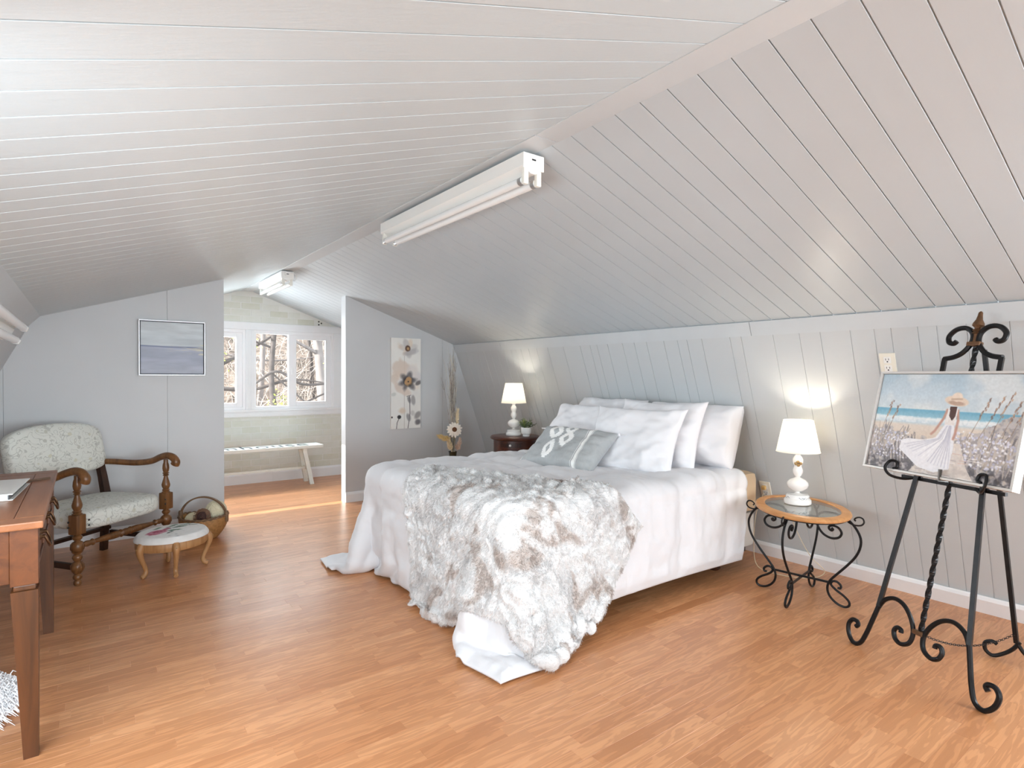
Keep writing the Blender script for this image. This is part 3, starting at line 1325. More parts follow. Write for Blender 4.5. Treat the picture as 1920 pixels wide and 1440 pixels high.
def samp(G):
    return (G[i0, j0] * (1 - fy) * (1 - fx_) + G[i0 + 1, j0] * fy * (1 - fx_) + G[i0, j0 + 1] * (1 - fy) * fx_ + G[i0 + 1, j0 + 1] * fy * fx_)


b0, n0, c0 = samp(SURF), samp(N), samp(tcol)
dirf = samp(np.gradient(SURF, axis=1) / (TSP / 4)) * .8 + rs.randn(NS_, 3) * .55
dirf = dirf + np.stack([0 * ri, 0 * ri, -.5 + 0 * ri], -1)
dirf -= n0 * (dirf * n0).sum(-1, keepdims=True)
dirf /= np.linalg.norm(dirf, axis=-1, keepdims=True) + 1e-6
side = np.cross(n0, dirf)
Lh = (.007 + .009 * rs.rand(NS_))[:, None]
wd = .0011
base_ = b0 - n0 * .002
mid_ = base_ + n0 * Lh * .55 + dirf * Lh * .35
tip_ = base_ + n0 * Lh * .75 + dirf * Lh * .9
HV = np.stack([base_ - side * wd, base_ + side * wd, mid_ + side * wd * .9, mid_ - side * wd * .9, tip_], 1).reshape(-1, 3)
HV = HV - np.array(throw_o.location)
kk = np.arange(NS_) * 5
me = bpy.data.meshes.new('fur_pile')
li = np.stack([kk, kk + 1, kk + 2, kk + 3, kk + 3, kk + 2, kk + 4], 1).ravel()
me.vertices.add(len(HV))
me.vertices.foreach_set('co', HV.astype(np.float32).ravel())
me.loops.add(len(li))
me.loops.foreach_set('vertex_index', li.astype(np.int32))
me.polygons.add(NS_ * 2)
me.polygons.foreach_set('loop_start', (np.arange(NS_)[:, None] * 7 + np.array([0, 4])).ravel().astype(np.int32))
me.polygons.foreach_set('use_smooth', np.ones(NS_ * 2, bool))
me.materials.append(M_FURS)
me.update(calc_edges=True)
at = me.attributes.new('col', 'FLOAT_COLOR', 'POINT')
c4 = np.ones((NS_, 5, 4), np.float32)
c4[..., :3] = (c0 * (.93 + .12 * rs.rand(NS_, 1)))[:, None, :]
at.data.foreach_set('color', np.clip(c4, 0, 1).ravel())
fo_ = bpy.data.objects.new('fur_pile', me)
COL.objects.link(fo_)
fo_.parent = throw_o
fo_['kind'] = 'stuff'


# ---- pillows
def pillow(name, w, h, d, loc, rot, material, label, group=None, seed=1, pinch=.07, crush=.0, nxp=56, nyp=44, colf=None, power=.42, flange=0):
    u, v = np.meshgrid(np.linspace(-1, 1, nxp), np.linspace(-1, 1, nyp))
    x = w / 2 * u * (1 - pinch * (1 - v * v) * np.abs(u) ** 2)
    y = h / 2 * v * (1 - pinch * 1.3 * (1 - u * u) * np.abs(v) ** 2)
    prof = (np.clip(1 - np.abs(u) ** 2.6, 0, 1) ** power) * (np.clip(1 - np.abs(v) ** 2.6, 0, 1) ** power)
    P3 = np.stack([x * 1.0, y * 1.0, 0 * x + seed], -1)
    wr = fbm(P3 * np.array([1, 1.4, 1]), 7, seed, 3) * .016
    rad = np.sqrt(u * u + v * v)
    crease = np.sin(np.arctan2(v, u) * 9 + seed * 2 + 3 * vnoise(P3, 6, seed)) * .006 * np.clip(rad - .5, 0, 1)
    zf = d / 2 * prof + (wr + crease) * np.clip(prof * 2, 0, 1)
    zb = -d / 2 * prof * .9 + wr * .4 * prof
    if crush:
        zf = zf - crush * d * np.exp(-((u - .1) ** 2 * 3 + (v - .35) ** 2 * 5)) * prof
    top = np.stack([x, y, zf], -1)
    bot = np.stack([x, y, zb - .001], -1)
    K = nxp * nyp
    idx = np.arange(K).reshape(nyp, nxp)
    q = np.stack([idx[:-1, :-1], idx[:-1, 1:], idx[1:, 1:], idx[1:, :-1]], -1).reshape(-1, 4)
    rim = np.concatenate([idx[0, :], idx[1:, -1], idx[-1, -2::-1], idx[-2:0:-1, 0]])
    qr = np.stack([rim, rim + K, np.roll(rim, -1) + K, np.roll(rim, -1)], -1)
    F = np.concatenate([q, q[:, ::-1] + K, qr])
    me = bpy.data.meshes.new(name)
    me.from_pydata([tuple(t) for t in np.concatenate([top.reshape(-1, 3), bot.reshape(-1, 3)])], [], [tuple(int(i) for i in f) for f in F])
    me.polygons.foreach_set('use_smooth', [True] * len(me.polygons))
    me.materials.append(material)
    if colf is not None:
        at = me.attributes.new('col', 'FLOAT_COLOR', 'POINT')
        c = colf(u, v)
        c4 = np.ones((2 * K, 4), np.float32)
        c4[:K, :3] = c.reshape(-1, 3)
        c4[K:, :3] = c.reshape(-1, 3)
        at.data.foreach_set('color', c4.ravel())
    o = bpy.data.objects.new(name, me)
    COL.objects.link(o)
    o.location = loc
    o.rotation_euler = rot
    if label:
        tag(o, label, 'pillow', group)
    return o


m = NT('white_pillowcase_cotton')
m.base(lin((232, 232, 235)))
m.set(Roughness=.7)
m.bump(m.noise(m.coords((1, 1, 1)), 16, 4, .6, 1.0), .12, .006)
M_PIL = m.m


def lean(tilt, yaw=0):
    """pillow local x -> along the headboard wall (world -Y), local y -> up, local z -> towards the foot"""
    B = Matrix(((0, 0, -1), (-1, 0, 0), (0, 1, 0)))      # columns: x->(0,-1,0), y->(0,0,1), z->(-1,0,0)
    T = Matrix.Rotation(tilt, 3, 'Y')
    Z = Matrix.Rotation(yaw, 3, 'Z')
    return (Z @ T @ B).to_euler()


PG = 'white bed pillows'
pillow('pillow', .66, .40, .25, (3.16, 2.30, .83), lean(math.radians(20), math.radians(3)), M_PIL, 'plump white pillow against the sloped wall, outermost beside the lamp table', PG, 2, .03, 0, 56, 44, None, .30)
pillow('pillow', .68, .44, .22, (3.14, 3.04, .83), lean(math.radians(26), math.radians(-2)), M_PIL, 'white pillow against the sloped wall, on the potted plant side', PG, 3, .05)
pillow('pillow', .64, .46, .15, (2.95, 2.40, .83), lean(math.radians(20), math.radians(4)), M_PIL, 'white pillow with pointed corner sandwiched between two other white pillows', PG, 4, .09)
pillow('pillow', .66, .45, .16, (2.87, 3.06, .80), lean(math.radians(36), math.radians(-4)), M_PIL, 'slumped white pillow directly behind the grey patterned cushion', PG, 5, .07, .15)
pillow('pillow', .64, .46, .15, (2.74, 2.42, .80), lean(math.radians(28), math.radians(10)), M_PIL, 'front white square-cornered pillow standing beside the grey patterned cushion', PG, 6, .10)


def grey_cushion(u, v):
    c = np.zeros(u.shape + (3,)) + np.array([168, 171, 172.])
    n = fbm(np.stack([u * 4, v * 2, 0 * u], -1), 9, 3, 2)
    c += n[..., None] * 3
    jag = .045 * np.sign(np.sin(v * 75)) * np.abs(np.sin(v * 31 + u * 7))
    X, Yc = u * 1.75, v

    def motif(cx, cy, rx, ry, hx_, hy_):
        a = np.abs((X - cx) / rx) ** 1.5 + np.abs((Yc - cy) / ry) ** 1.5 + jag * 2.2
        b_ = np.abs((X - cx) / hx_) + np.abs((Yc - cy) / hy_)
        k = ((a < 1) & (b_ > 1))
        c[k] = (240, 240, 238)
    motif(-.62, .42, .32, .36, .13, .17)
    motif(.02, .62, .30, .26, .13, .11)
    motif(.08, .10, .32, .36, .13, .17)
    motif(-.46, -.45, .25, .45, .09, .2)
    s = (u > .48) & (u < .62)
    c[s] = (236, 236, 233)
    for e in (.505, .595):
        c[np.abs(u - e) < .008] = (150, 152, 153)
    s = (u < -.93)
    c[s] = (226, 226, 222)
    return lin_arr(c)


gc_t = thing('lumbar_cushion', 'grey lumbar cushion with white ikat motifs, stripe and corner tassels', 'cushion', (2.47, 2.72, .732))
gc = pillow('cushion_cover', .58, .36, .17, (0, 0, 0), lean(math.radians(55), math.radians(9)), attr_mat('grey_cushion_cloth', 'col', .8, .3, 300, .002), None, None, 9, .06, 0, 180, 110, grey_cushion)
gc.parent = gc_t
RM = gc.rotation_euler.to_matrix()
for sx, sy in ((-1, -1), (1, -1), (1, 1), (-1, 1)):
    p = RM @ Vector((sx * .29, sy * .18, 0))
    t_ = MB()
    t_.blob((0, 0, 0), (.012, .012, .012), 8, 6)
    R3 = random.Random(sx * 3 + sy)
    dirv = (RM @ Vector((sx * .7, sy * .2, .1))).normalized()
    for k in range(26):
        a, r = R3.uniform(0, 2 * PI), R3.uniform(.003, .017)
        dd = Vector((math.cos(a) * r, math.sin(a) * r, 0))
        e = dirv * .045 + dd + Vector((0, 0, -.012 if sy > 0 else .0))
        t_.tube([(0, 0, 0), tuple(e * .4 + dd * .4), tuple(e)], .0032, 4)
    t_ = t_.build('tassel', M_PIL, gc_t, True, False)
    t_.location = p

# ------------------------------------------------------------------ table lamps (a matching pair)
g = NT('lit_lampshade_cloth')
df = g.add('ShaderNodeBsdfDiffuse')
df.inputs['Color'].default_value = (.93, .92, .88, 1)
tl_ = g.add('ShaderNodeBsdfTranslucent')
tl_.inputs['Color'].default_value = (.97, .95, .9, 1)
mx = g.add('ShaderNodeMixShader')
mx.inputs[0].default_value = .75
g.link(df.outputs[0], mx.inputs[1])
g.link(tl_.outputs[0], mx.inputs[2])
g.link(mx.outputs[0], g.out.inputs['Surface'])
M_SHADE = g.m
g = NT('lit_bulb')
g.b.inputs['Emission Color'].default_value = (1, .82, .6, 1)
g.b.inputs['Emission Strength'].default_value = 6
g.base((1, .9, .8))
M_BULB = g.m
M_GOLD = mat('gilt_leaf_paint', (168, 138, 92), .4, .5)
M_FLORAL = mat('blue_grey_transfer_print', (120, 124, 132), .5)


def make_lamp(name, label, loc, rotz, k, power):
    L = thing(name, label, 'lamp', loc, rotz, 'matching white table lamps')
    base = MB().lathe([(0, 0), (.068, 0), (.070, .006), (.069, .022), (.064, .027), (.060, .030), (.059, .044), (.054, .050), (.020, .054), (.012, .058), (0, .058)], 40, cap=False).build('base', M_MILK, L, True)
    if k:
        pm = MB()
        R3 = random.Random(4)
        for i in range(14):
            a = R3.uniform(0, 2 * PI)
            q = [(math.cos(a + t * .2) * .0595, math.sin(a + t * .2) * .0595, .034 + .006 * math.sin(t * 2 + i)) for t in range(4)]
            pm.tube(q, .0016, 4)
        pm.build('printed_flowers', M_FLORAL, base)
    MB().lathe([(.012, .056), (.010, .064), (.030, .072), (.050, .088), (.055, .105), (.052, .118), (.038, .132), (.018, .141), (.011, .146), (.014, .149),
                (.020, .158), (.0255, .172), (.026, .184), (.021, .198), (.0185, .206), (.021, .214), (.0265, .228), (.0265, .244), (.020, .258), (.012, .268), (.016, .272), (.016, .279), (.009, .281)], 36).build('body', M_MILK, L, True)
    if k:
        fl = MB()
        for i, (a, z) in enumerate(((0, .232), (.5, .224), (-.4, .222), (.1, .214))):
            fl.blob((math.sin(a) * .029, -math.cos(a) * .029, z), (.009, .006, .008), 8, 5, i, .3)
        fl.build('gilt_rose', M_GOLD, L, True)
    MB().lathe([(.007, .281), (.007, .29), (.013, .292), (.013, .31)], 16).build('socket', M_GOLD, L, True)
    MB().lathe([(.012, .31), (.020, .325), (.025, .34), (.020, .355), (.0, .362)], 16).build('bulb', M_BULB, L, True)
    z0, z1, r0, r1 = .284, .462, .112, .076
    sh = MB().lathe([(r0, z0), (r1, z1), (r1 - .0016, z1), (r0 - .0016, z0), (r0, z0)], 56, cap=False).build('lamp_shade', M_SHADE, L, True)
    for r, z in ((r0, z0 + .002), (r1, z1 - .002)):
        MB().tube([(r * math.cos(2 * PI * i / 40), r * math.sin(2 * PI * i / 40), z) for i in range(41)], .0016, 6).build('shade_rim', M_WHITE, sh, True)
    sp = MB()
    for i in range(3):
        a = i * 2 * PI / 3
        sp.tube([(0, 0, .445), (r1 * math.cos(a), r1 * math.sin(a), z1 - .004)], .001, 5)
    sp.build('shade_spider', M_WHITE, sh)
    d = bpy.data.lights.new('lamp_glow', 'POINT')
    d.energy, d.color, d.shadow_soft_size = power, (1, .88, .72), .026
    o = bpy.data.objects.new('lamp_glow', d)
    COL.objects.link(o)
    o.parent = L
    o.location = (0, 0, .385)
    return L


# ------------------------------------------------------------------ oval glass and iron side table
TBL = (3.124, 1.553)
TZ = .50
tbl = thing('side_table', 'oval glass-topped side table with oak rim and scrolled black iron legs', 'table', (TBL[0], TBL[1], 0))
M_OAK = wood('honey_oak', (176, 118, 66), (214, 160, 104), .4, 4, 1)


def ring_oval(a, b, rot, prof, segs=72):
    """sweep a small profile [(offset outward, z)] round an ellipse"""
    vs, fs = [], []
    m_ = len(prof)
    for k in range(segs):
        t = 2 * PI * k / segs
        for (o_, z) in prof:
            x, y = (a + o_) * math.cos(t), (b + o_) * math.sin(t)
            vs.append((x * math.cos(rot) - y * math.sin(rot), x * math.sin(rot) + y * math.cos(rot), z))
    for k in range(segs):
        k2 = (k + 1) % segs
        for i in range(m_):
            j = (i + 1) % m_
            fs.append((k * m_ + i, k2 * m_ + i, k2 * m_ + j, k * m_ + j))
    r = MB()
    r._add(vs, fs)
    return r


RA, RB, RROT = .305, .228, .75
ring_oval(RA, RB, RROT, [(-.048, TZ - .022), (-.004, TZ - .022), (0, TZ - .014), (-.003, TZ - .006), (-.009, TZ - .001), (-.046, TZ), (-.050, TZ - .004)]).build('wooden_rim', M_OAK, tbl, True)
ring_oval(RA - .052, RB - .052, RROT, [(-.24, TZ - .0095), (.001, TZ - .0095), (.0025, TZ - .004), (.001, TZ - .003), (-.24, TZ - .003)])
gm = MB()
gv = []
for z in (TZ - .011, TZ - .004):
    for k in range(72):
        t = 2 * PI * k / 72
        x, y = (RA - .0495) * math.cos(t), (RB - .0495) * math.sin(t)
        gv.append((x * math.cos(RROT) - y * math.sin(RROT), x * math.sin(RROT) + y * math.cos(RROT), z))
gm._add(gv, [tuple(range(72)), tuple(range(72, 144))] + [(k, (k + 1) % 72, 72 + (k + 1) % 72, 72 + k) for k in range(72)])
gm.build('glass_top', M_TGLASS, tbl)
ring_oval(RA - .02, RB - .02, RROT, [(-.006, TZ - .030), (.006, TZ - .030), (.006, TZ - .0225), (-.006, TZ - .0225)]).build('iron_hoop', M_IRON, tbl)
legpx = [(655, 620), (668, 632), (655, 645), (636, 630), (640, 606), (675, 596), (715, 612), (738, 655), (715, 700), (655, 716), (590, 690), (545, 630), (528, 560), (552, 505), (605, 482), (700, 484), (780, 515), (845, 580), (888, 670), (885, 760), (850, 850), (785, 945), (705, 1045), (648, 1120), (628, 1190), (645, 1260), (700, 1315), (765, 1334), (803, 1315), (803, 1275), (760, 1232), (700, 1195), (658, 1155), (668, 1122), (705, 1116), (738, 1145), (732, 1172), (712, 1170)]
lp = [((x - 400) * .00058, max(.0065, (1338 - y) * .00056 + .005)) for x, y in legpx]
cpx = [(775, 500), (800, 522), (845, 535), (890, 528), (912, 500), (905, 468), (880, 456), (852, 465), (838, 484), (850, 496)]
cp_ = [((x - 400) * .00058, (1338 - y) * .00056 - .009) for x, y in cpx]
legrot = math.radians(-81)
for i in range(4):
    a = legrot + i * PI / 2
    ca, sa = math.cos(a), math.sin(a)
    pts = [(r * ca, r * sa, z) for r, z in lp]
    lg = MB().tube(catmull(pts, 5), .0062, 8).build('leg', M_IRON, tbl, True)
    MB().tube(catmull([(r * ca, r * sa, z) for r, z in cp_], 4), .0042, 6).build('corner_scroll', M_IRON, lg, True)
for i in range(2):
    a = legrot + i * PI / 2
    r = .138
    zc = .118 - i * .008
    MB().tube([(-r * math.cos(a), -r * math.sin(a), zc), (r * math.cos(a), r * math.sin(a), zc)], .0055, section=(1, .6)).build('stretcher', M_IRON, tbl)
for i in range(2):
    a = legrot + i * PI / 2
    MB().tube([(-.075 * math.cos(a), -.075 * math.sin(a), .455), (.075 * math.cos(a), .075 * math.sin(a), .455)], .004, 6).build('top_stretcher', M_IRON, tbl)

lamp_b = make_lamp('table_lamp', 'lit white lamp with rose ornament and floral print base on the glass side table', (3.172, 1.600, TZ), math.radians(-62), True, 2.5)
lamp_a = make_lamp('table_lamp', 'lit white lamp on the dark round nightstand beside the plant', (3.055, 4.075, .672), 0, False, 2.3)

# lamp cord from the side-table lamp down to the low wall outlet
cord = catmull([(3.235, 1.625, .515), (3.30, 1.64, .512), (3.38, 1.66, .505), (3.425, 1.70, .47), (3.43, 1.76, .36), (3.47, 1.74, .24), (3.46, 1.66, .13), (3.50, 1.60, .05), (3.45, 1.66, .006), (3.36, 1.80, .006), (3.34, 1.93, .03), (3.40, 1.99, .16), (3.44, 2.0, .32), (3.47, 1.98, .43), (3.487, 1.975, .455)], 8)
org = Vector(cord[0])
o = MB().tube([p - org for p in cord], .0022, 6).build('lamp_cord', mat('clear_gold_cord', (206, 190, 160), .35), None, True)
o.location = org
tag(o, 'thin clear gold lamp cord trailing behind the iron side table to the low outlet', 'cord')


# ------------------------------------------------------------------ outlets on the right wall
def outlet(label, y, z, plug):
    t = thing('wall_outlet', label, 'outlet', (wall_x(z), y, z), 0, 'wall outlets')
    n3 = Vector((nWR[0], 0, nWR[1])).normalized()
    yax = Vector((0, -1, 0))
    zax = yax.cross(-n3).normalized()
    if zax.z < 0:
        zax = -zax
    Mx = Matrix((yax, zax, n3)).transposed().to_4x4()      # local x right, y up, z out of wall
    MB().box((-.036, -.058, 0), (.036, .058, .0065), .003, Mx).build('cover_plate', mat('ivory_plastic', (236, 232, 218), .35), t)
    for s in (-1, 1):
        f = MB().box((-.0165, s * .022 - .0165, .0066), (.0165, s * .022 + .0165, .0086), .002, Mx).build('socket_face', M_WHITE, t)
        if not (plug and s > 0):
            h = MB()
            h.box((-.008, s * .022 - .001, .0087), (-.0055, s * .022 + .009, .0089), 0, Mx)
            h.box((.0055, s * .022 - .001, .0087), (.008, s * .022 + .009, .0089), 0, Mx)
            h.box((-.003, s * .022 - .011, .0087), (.003, s * .022 - .005, .0089), 0, Mx)
            h.build('slots', M_DARK, f)
    if plug:
        MB().box((-.012, .010, .0088), (.012, .034, .030), .004, Mx).build('plug', mat('gold_plug', (205, 168, 104), .4), t)


outlet('ivory wall outlet high on the grooved wall above the beach painting', 1.18, 1.268, False)
outlet('ivory wall outlet with a gold plug, low behind the oval side table', 1.978, .475, True)

# ------------------------------------------------------------------ easel with beach painting
ea = Vector((2.672, .881, 0))
e1 = Vector((.351, .936, 0)).normalized()
nh = Vector((e1.y, -e1.x, 0))
e2 = (Vector((0, 0, 1)) + nh * .2404).normalized()
e3 = e1.cross(e2).normalized()          # towards the viewer side
if e3.dot(nh) > 0:
    e3 = -e3
easel = thing('easel', 'black wrought iron easel with scrolled feet and a bronze finial, holding the beach painting', 'easel', ea)


def E3(s, t, o=0):
    return e1 * s + e2 * t + e3 * o


M_BRONZE = mat('aged_bronze', (112, 82, 58), .45, .6, var=.3, vscale=40)
# front legs with scrolled feet; s positive is away from the camera
for sg in (1, -1):
    leg = [(.262 * sg, .008), (.300 * sg, .050)]
    MB().tube([E3(.19 * sg, .205), E3(.134 * sg, .80)], .0105, section=(1, .75)).build('leg', M_IRON, easel)
    foot = [(.278, .078), (.268, .090), (.278, .102), (.300, .100), (.315, .075), (.305, .035), (.275, .0075), (.242, .020), (.222, .07), (.205, .14), (.19, .205)]
    ft = MB().tube(catmull([E3(s * sg, t) for s, t in foot], 5), .0095, 8).build('foot_scroll', M_IRON, easel, True)
    arch = [(.192, .195), (.168, .24), (.125, .262), (.08, .25), (.042, .21), (.022, .16), (.030, .115), (.062, .095), (.090, .105), (.102, .132), (.092, .152), (.074, .150), (.072, .138)]
    MB().tube(catmull([E3(s * sg, t) for s, t in arch], 5), [.0092] * (12 * 5 + 1), 8).build('arch_scroll', M_IRON, easel, True)
    # canopy scroll at the top
    top = [(.113, 1.225), (.113, 1.312), (.104, 1.322)]
    MB().tube([E3(.113 * sg, .80 + .45), E3(.113 * sg, 1.318)], .0105, section=(1, .75)).build('upright', M_IRON, easel)
    sc = [(.116, 1.318), (.075, 1.325), (.040, 1.345), (.014, 1.385), (.016, 1.425), (.045, 1.45), (.085, 1.447), (.112, 1.42), (.108, 1.392), (.088, 1.385), (.076, 1.395)]
    MB().tube(catmull([E3(s * sg, t) for s, t in sc], 6), .0105, 8).build('crest_scroll', M_IRON, easel, True)
    # shelf hook
    hk = [E3(.205 * sg - .055 * sg, .787, -.012), E3(.205 * sg - .02 * sg, .772, .012), E3(.205 * sg + .012 * sg, .776, .052), E3(.205 * sg + .030 * sg, .805, .066), E3(.205 * sg + .020 * sg, .838, .056), E3(.205 * sg - .006 * sg, .838, .05), E3(.205 * sg - .012 * sg, .815, .05), E3(.205 * sg + .004 * sg, .808, .05)]
    MB().tube(catmull([h_ - E3(.05 * sg if sg < 0 else 0, 0) * 1.0 for h_ in hk], 5), .006, 8).build('hook', M_IRON, easel, True)
    MB().tube([E3(.150 * sg, .787, -.012), E3(.12 * sg, .79, -.012)], .008, 6).build('hook_arm', M_IRON, easel)
# shelf bar joining the legs and hooks, behind the picture
MB().tube([E3(-.21, .785, -.014), E3(.21, .785, -.014)], .007, section=(1, 1)).build('ledge_bar', M_IRON, easel)
MB().tube([E3(-.120, 1.24, -.014), E3(.120, 1.24, -.014)], .007, section=(1, 1)).build('cross_bar', M_IRON, easel)
MB().tube([E3(.136, .79, -.014), E3(.113, 1.26, -.014)], .009, section=(1, .75)).build('upright', M_IRON, easel)
MB().tube([E3(-.136, .79, -.014), E3(-.113, 1.26, -.014)], .009, section=(1, .75)).build('upright', M_IRON, easel)
# twisted centre bar
n_ = 120
MB().tube([E3(0, .16 + (1.40 - .16) * i / n_, -.010) for i in range(n_ + 1)], .0075, section=(1, 1), twist=.35).build('twisted_bar', M_IRON, easel)
MB().tube([E3(0, .80, .0), E3(0, .792, .05), E3(0, .835, .055)], .008, section=(1, .35)).build('centre_clip', mat('worn_steel', (120, 118, 115), .35, .8), easel)
MB().box((-.026, -.013, -.009), (.026, .013, .009), .003, Matrix.Translation(E3(0, 1.378)) @ Matrix((e1, e3, e2)).transposed().to_4x4()).build('collar', M_BRONZE, easel)
MB().box((-.022, -.012, -.009), (.022, .012, .009), .003, Matrix.Translation(E3(0, .168)) @ Matrix((e1, e3, e2)).transposed().to_4x4()).build('lower_collar', M_BRONZE, easel)
fm = Matrix.Translation(E3(0, 1.385)) @ Matrix((e1, e3, e2)).transposed().to_4x4()
MB().lathe([(.010, 0), (.010, .035), (.018, .04), (.012, .046), (.018, .052), (.010, .058), (.012, .064), (.021, .072), (.020, .082), (.012, .098), (.009, .115), (.008, .128), (.003, .134)], 18, mtx=fm).build('finial', M_BRONZE, easel, True)
# rear leg and chain
rf = Vector((3.128, .651, 0)) - ea
MB().tube([rf + Vector((0, 0, .09)), E3(-.02, 1.36, -.03)], .0095, section=(1, .8)).build('rear_leg', M_IRON, easel)
ax = Vector((-.1, .9, 0)).normalized()
rsp = [(0, .095), (.02, .06), (.05, .03), (.085, .0095), (.110, .025), (.112, .055), (.09, .070), (.072, .062)]
MB().tube(catmull([rf + ax * (a - .01) + Vector((0, 0, z)) for a, z in rsp], 5), .008, 8).build('rear_foot', M_IRON, easel, True)
MB().tube(catmull([rf + ax * (-a) + Vector((0, 0, z)) for a, z in rsp], 5), .008, 8).build('rear_foot', M_IRON, easel, True)
ch = MB()
p0, p1 = E3(0, .165, -.02), rf + Vector((0, 0, .13))
nl = 46
for i in range(nl):
    t = (i + .5) / nl
    c = p0.lerp(p1, t) - Vector((0, 0, .05 * 4 * t * (1 - t)))
    d = (p1 - p0).normalized()
    s1 = Vector((0, 0, 1)) if i % 2 else d.cross(Vector((0, 0, 1))).normalized()
    ch.tube([c + d * .0075 * math.cos(k * PI / 3) + s1 * .0042 * math.sin(k * PI / 3) for k in range(7)], .0012, 4, cap=False)
ch.build('chain', M_IRON, easel)

# beach painting
PW0, PW1, PH0, PH1 = -.268, .362, .795, 1.25
pw, ph = PW1 - PW0, PH1 - PH0
pnt = thing('beach_painting', 'framed beach painting of a woman in white dress and straw hat on the easel', 'painting', ea + E3((PW0 + PW1) / 2, PH0, .03))
pm = Matrix((-e1, e2, e3)).transposed().to_4x4()
for nm, lo, hi in (('frame_rail', (-pw / 2, 0, -.02), (pw / 2, .010, .022)), ('frame_rail', (-pw / 2, ph - .010, -.02), (pw / 2, ph, .022)),
                   ('frame_rail', (-pw / 2, .010, -.02), (-pw / 2 + .010, ph - .010, .022)), ('frame_rail', (pw / 2 - .010, .010, -.02), (pw / 2, ph - .010, .022))):
    MB().box(lo, hi, .0015, pm).build(nm, mat('silver_frame', (216, 214, 210), .35, .2), pnt)
MB().box((-pw / 2 + .01, .01, -.015), (pw / 2 - .01, ph - .01, .010), 0, pm).build('backing', M_DARK, pnt)
A = Paint(300, 210)
A.vgrad([(0, (120, 118, 122)), (.2, (196, 190, 186)), (.38, (222, 208, 192)), (.47, (226, 216, 204)), (.50, (205, 220, 226)), (.545, (232, 240, 242)), (.565, (150, 196, 212)), (.63, (118, 178, 204)), (.64, (214, 224, 228)), (.8, (200, 216, 226)), (1, (190, 206, 216))])
n = A.n(4, 1)
A.lay(np.clip(.25 + n * 1.2, 0, .75) * (A.y > .64), (228, 232, 232))
A.lay(np.clip(A.n(3, 9) * 1.0 - .1, 0, .4) * (A.y > .64), (170, 196, 212))
A.lay(np.clip(A.n(20, 2) * 1.5, 0, .5) * ((A.y > .5) & (A.y < .56)), (246, 248, 248))
# dunes left and right
jag = .05 * A.n(14, 5)
dl = (A.y < .46 - .30 * A.x + jag) & (A.x < .46)
dr = (A.y < .30 + .30 * (A.x - .62) / .38 + jag + .05) & (A.x > .60 + .02 * A.n(9, 3))
for mk, sd in ((dl, 1), (dr, 2)):
    A.lay(mk * .9, (196, 190, 188))
    A.lay(mk * np.clip(A.n(26, sd) * 1.2, 0, .6), (146, 140, 144))
    A.lay(mk * np.clip(A.n(40, sd + 4) * 1.8 - .2, 0, .8), (206, 196, 184))
    A.lay(mk * np.clip((.24 - A.y) * 5, 0, .75) * np.clip(.6 + A.n(30, sd + 8), 0, 1), (74, 72, 78))
R3 = random.Random(3)
for i in range(120):       # grass strokes
    lft = R3.random() < .4
    x = R3.uniform(.02, .34) if lft else R3.uniform(.66, .99)
    y = R3.uniform(.05, .40)
    c = R3.choice([(126, 122, 128), (160, 150, 140), (200, 190, 176), (96, 94, 100), (180, 164, 146)])
    A.line([(x, y), (x + R3.uniform(-.015, .03), y + R3.uniform(.06, .14))], .0035, c, .8)
for i in range(330):       # white blossoms
    lft = R3.random() < .35
    x = R3.uniform(.02, .30) if lft else R3.uniform(.62, .99)
    y = R3.uniform(.12, .40 if lft else .45)
    A.ell(x, y, R3.uniform(.006, .014), R3.uniform(.006, .013), R3.choice([(232, 232, 242), (205, 206, 224), (246, 246, 248), (186, 186, 206)]), .5, alpha=.85)
for x0, h, sl in ((.07, .34, .05), (.12, .30, .06), (.70, .40, .10), (.76, .42, .12), (.82, .46, .11), (.88, .38, .10), (.93, .36, .09)):
    y0 = .38
    A.line([(x0, y0), (x0 + sl * .6, y0 + h * .6), (x0 + sl, y0 + h)], .0025, (150, 126, 106), .8)
    for k in range(12):
        t = .5 + .5 * k / 12
        A.ell(x0 + sl * t + R3.uniform(-.01, .01), y0 + h * t, .006, .013, R3.choice([(168, 132, 112), (196, 160, 132), (126, 100, 92)]), .5, -.3, alpha=.8)
# sandy path
A.poly([(.34, .0), (.40, .12), (.50, .2), (.60, .33), (.66, .33), (.72, .12), (.78, 0)], (232, 222, 212), .8)
for i in range(22):
    x, y = R3.uniform(.36, .74), R3.uniform(.0, .25)
    A.line([(x, y), (x + R3.uniform(.03, .09), y + R3.uniform(-.01, .01))], .004, R3.choice([(210, 180, 168), (246, 242, 240), (170, 160, 164)]), .7)
# picket fence
for i in range(9):
    x = .16 + i * .022
    A.line([(x + .03, .06 + .012 * i), (x, .22 + .022 * i)], .004, (84, 80, 86), .85)
# dress and train
A.poly([(.535, .50), (.60, .50), (.62, .30), (.615, .08), (.52, .03), (.40, .06), (.33, .13), (.24, .22), (.245, .31), (.30, .335), (.42, .33), (.49, .37)], (238, 238, 242))
for i in range(16):
    t = i / 15
    x1, y1 = .25 + .36 * t, .29 - .20 * math.sin(t * 1.6)
    A.line([(.55 + .03 * t, .49), (.50 + .09 * t, .36), (x1, y1)], .0045, R3.choice([(206, 206, 216), (250, 250, 252), (190, 190, 204)]), .75)
A.poly([(.535, .50), (.60, .50), (.602, .60), (.585, .66), (.545, .66), (.532, .60)], (236, 230, 226))
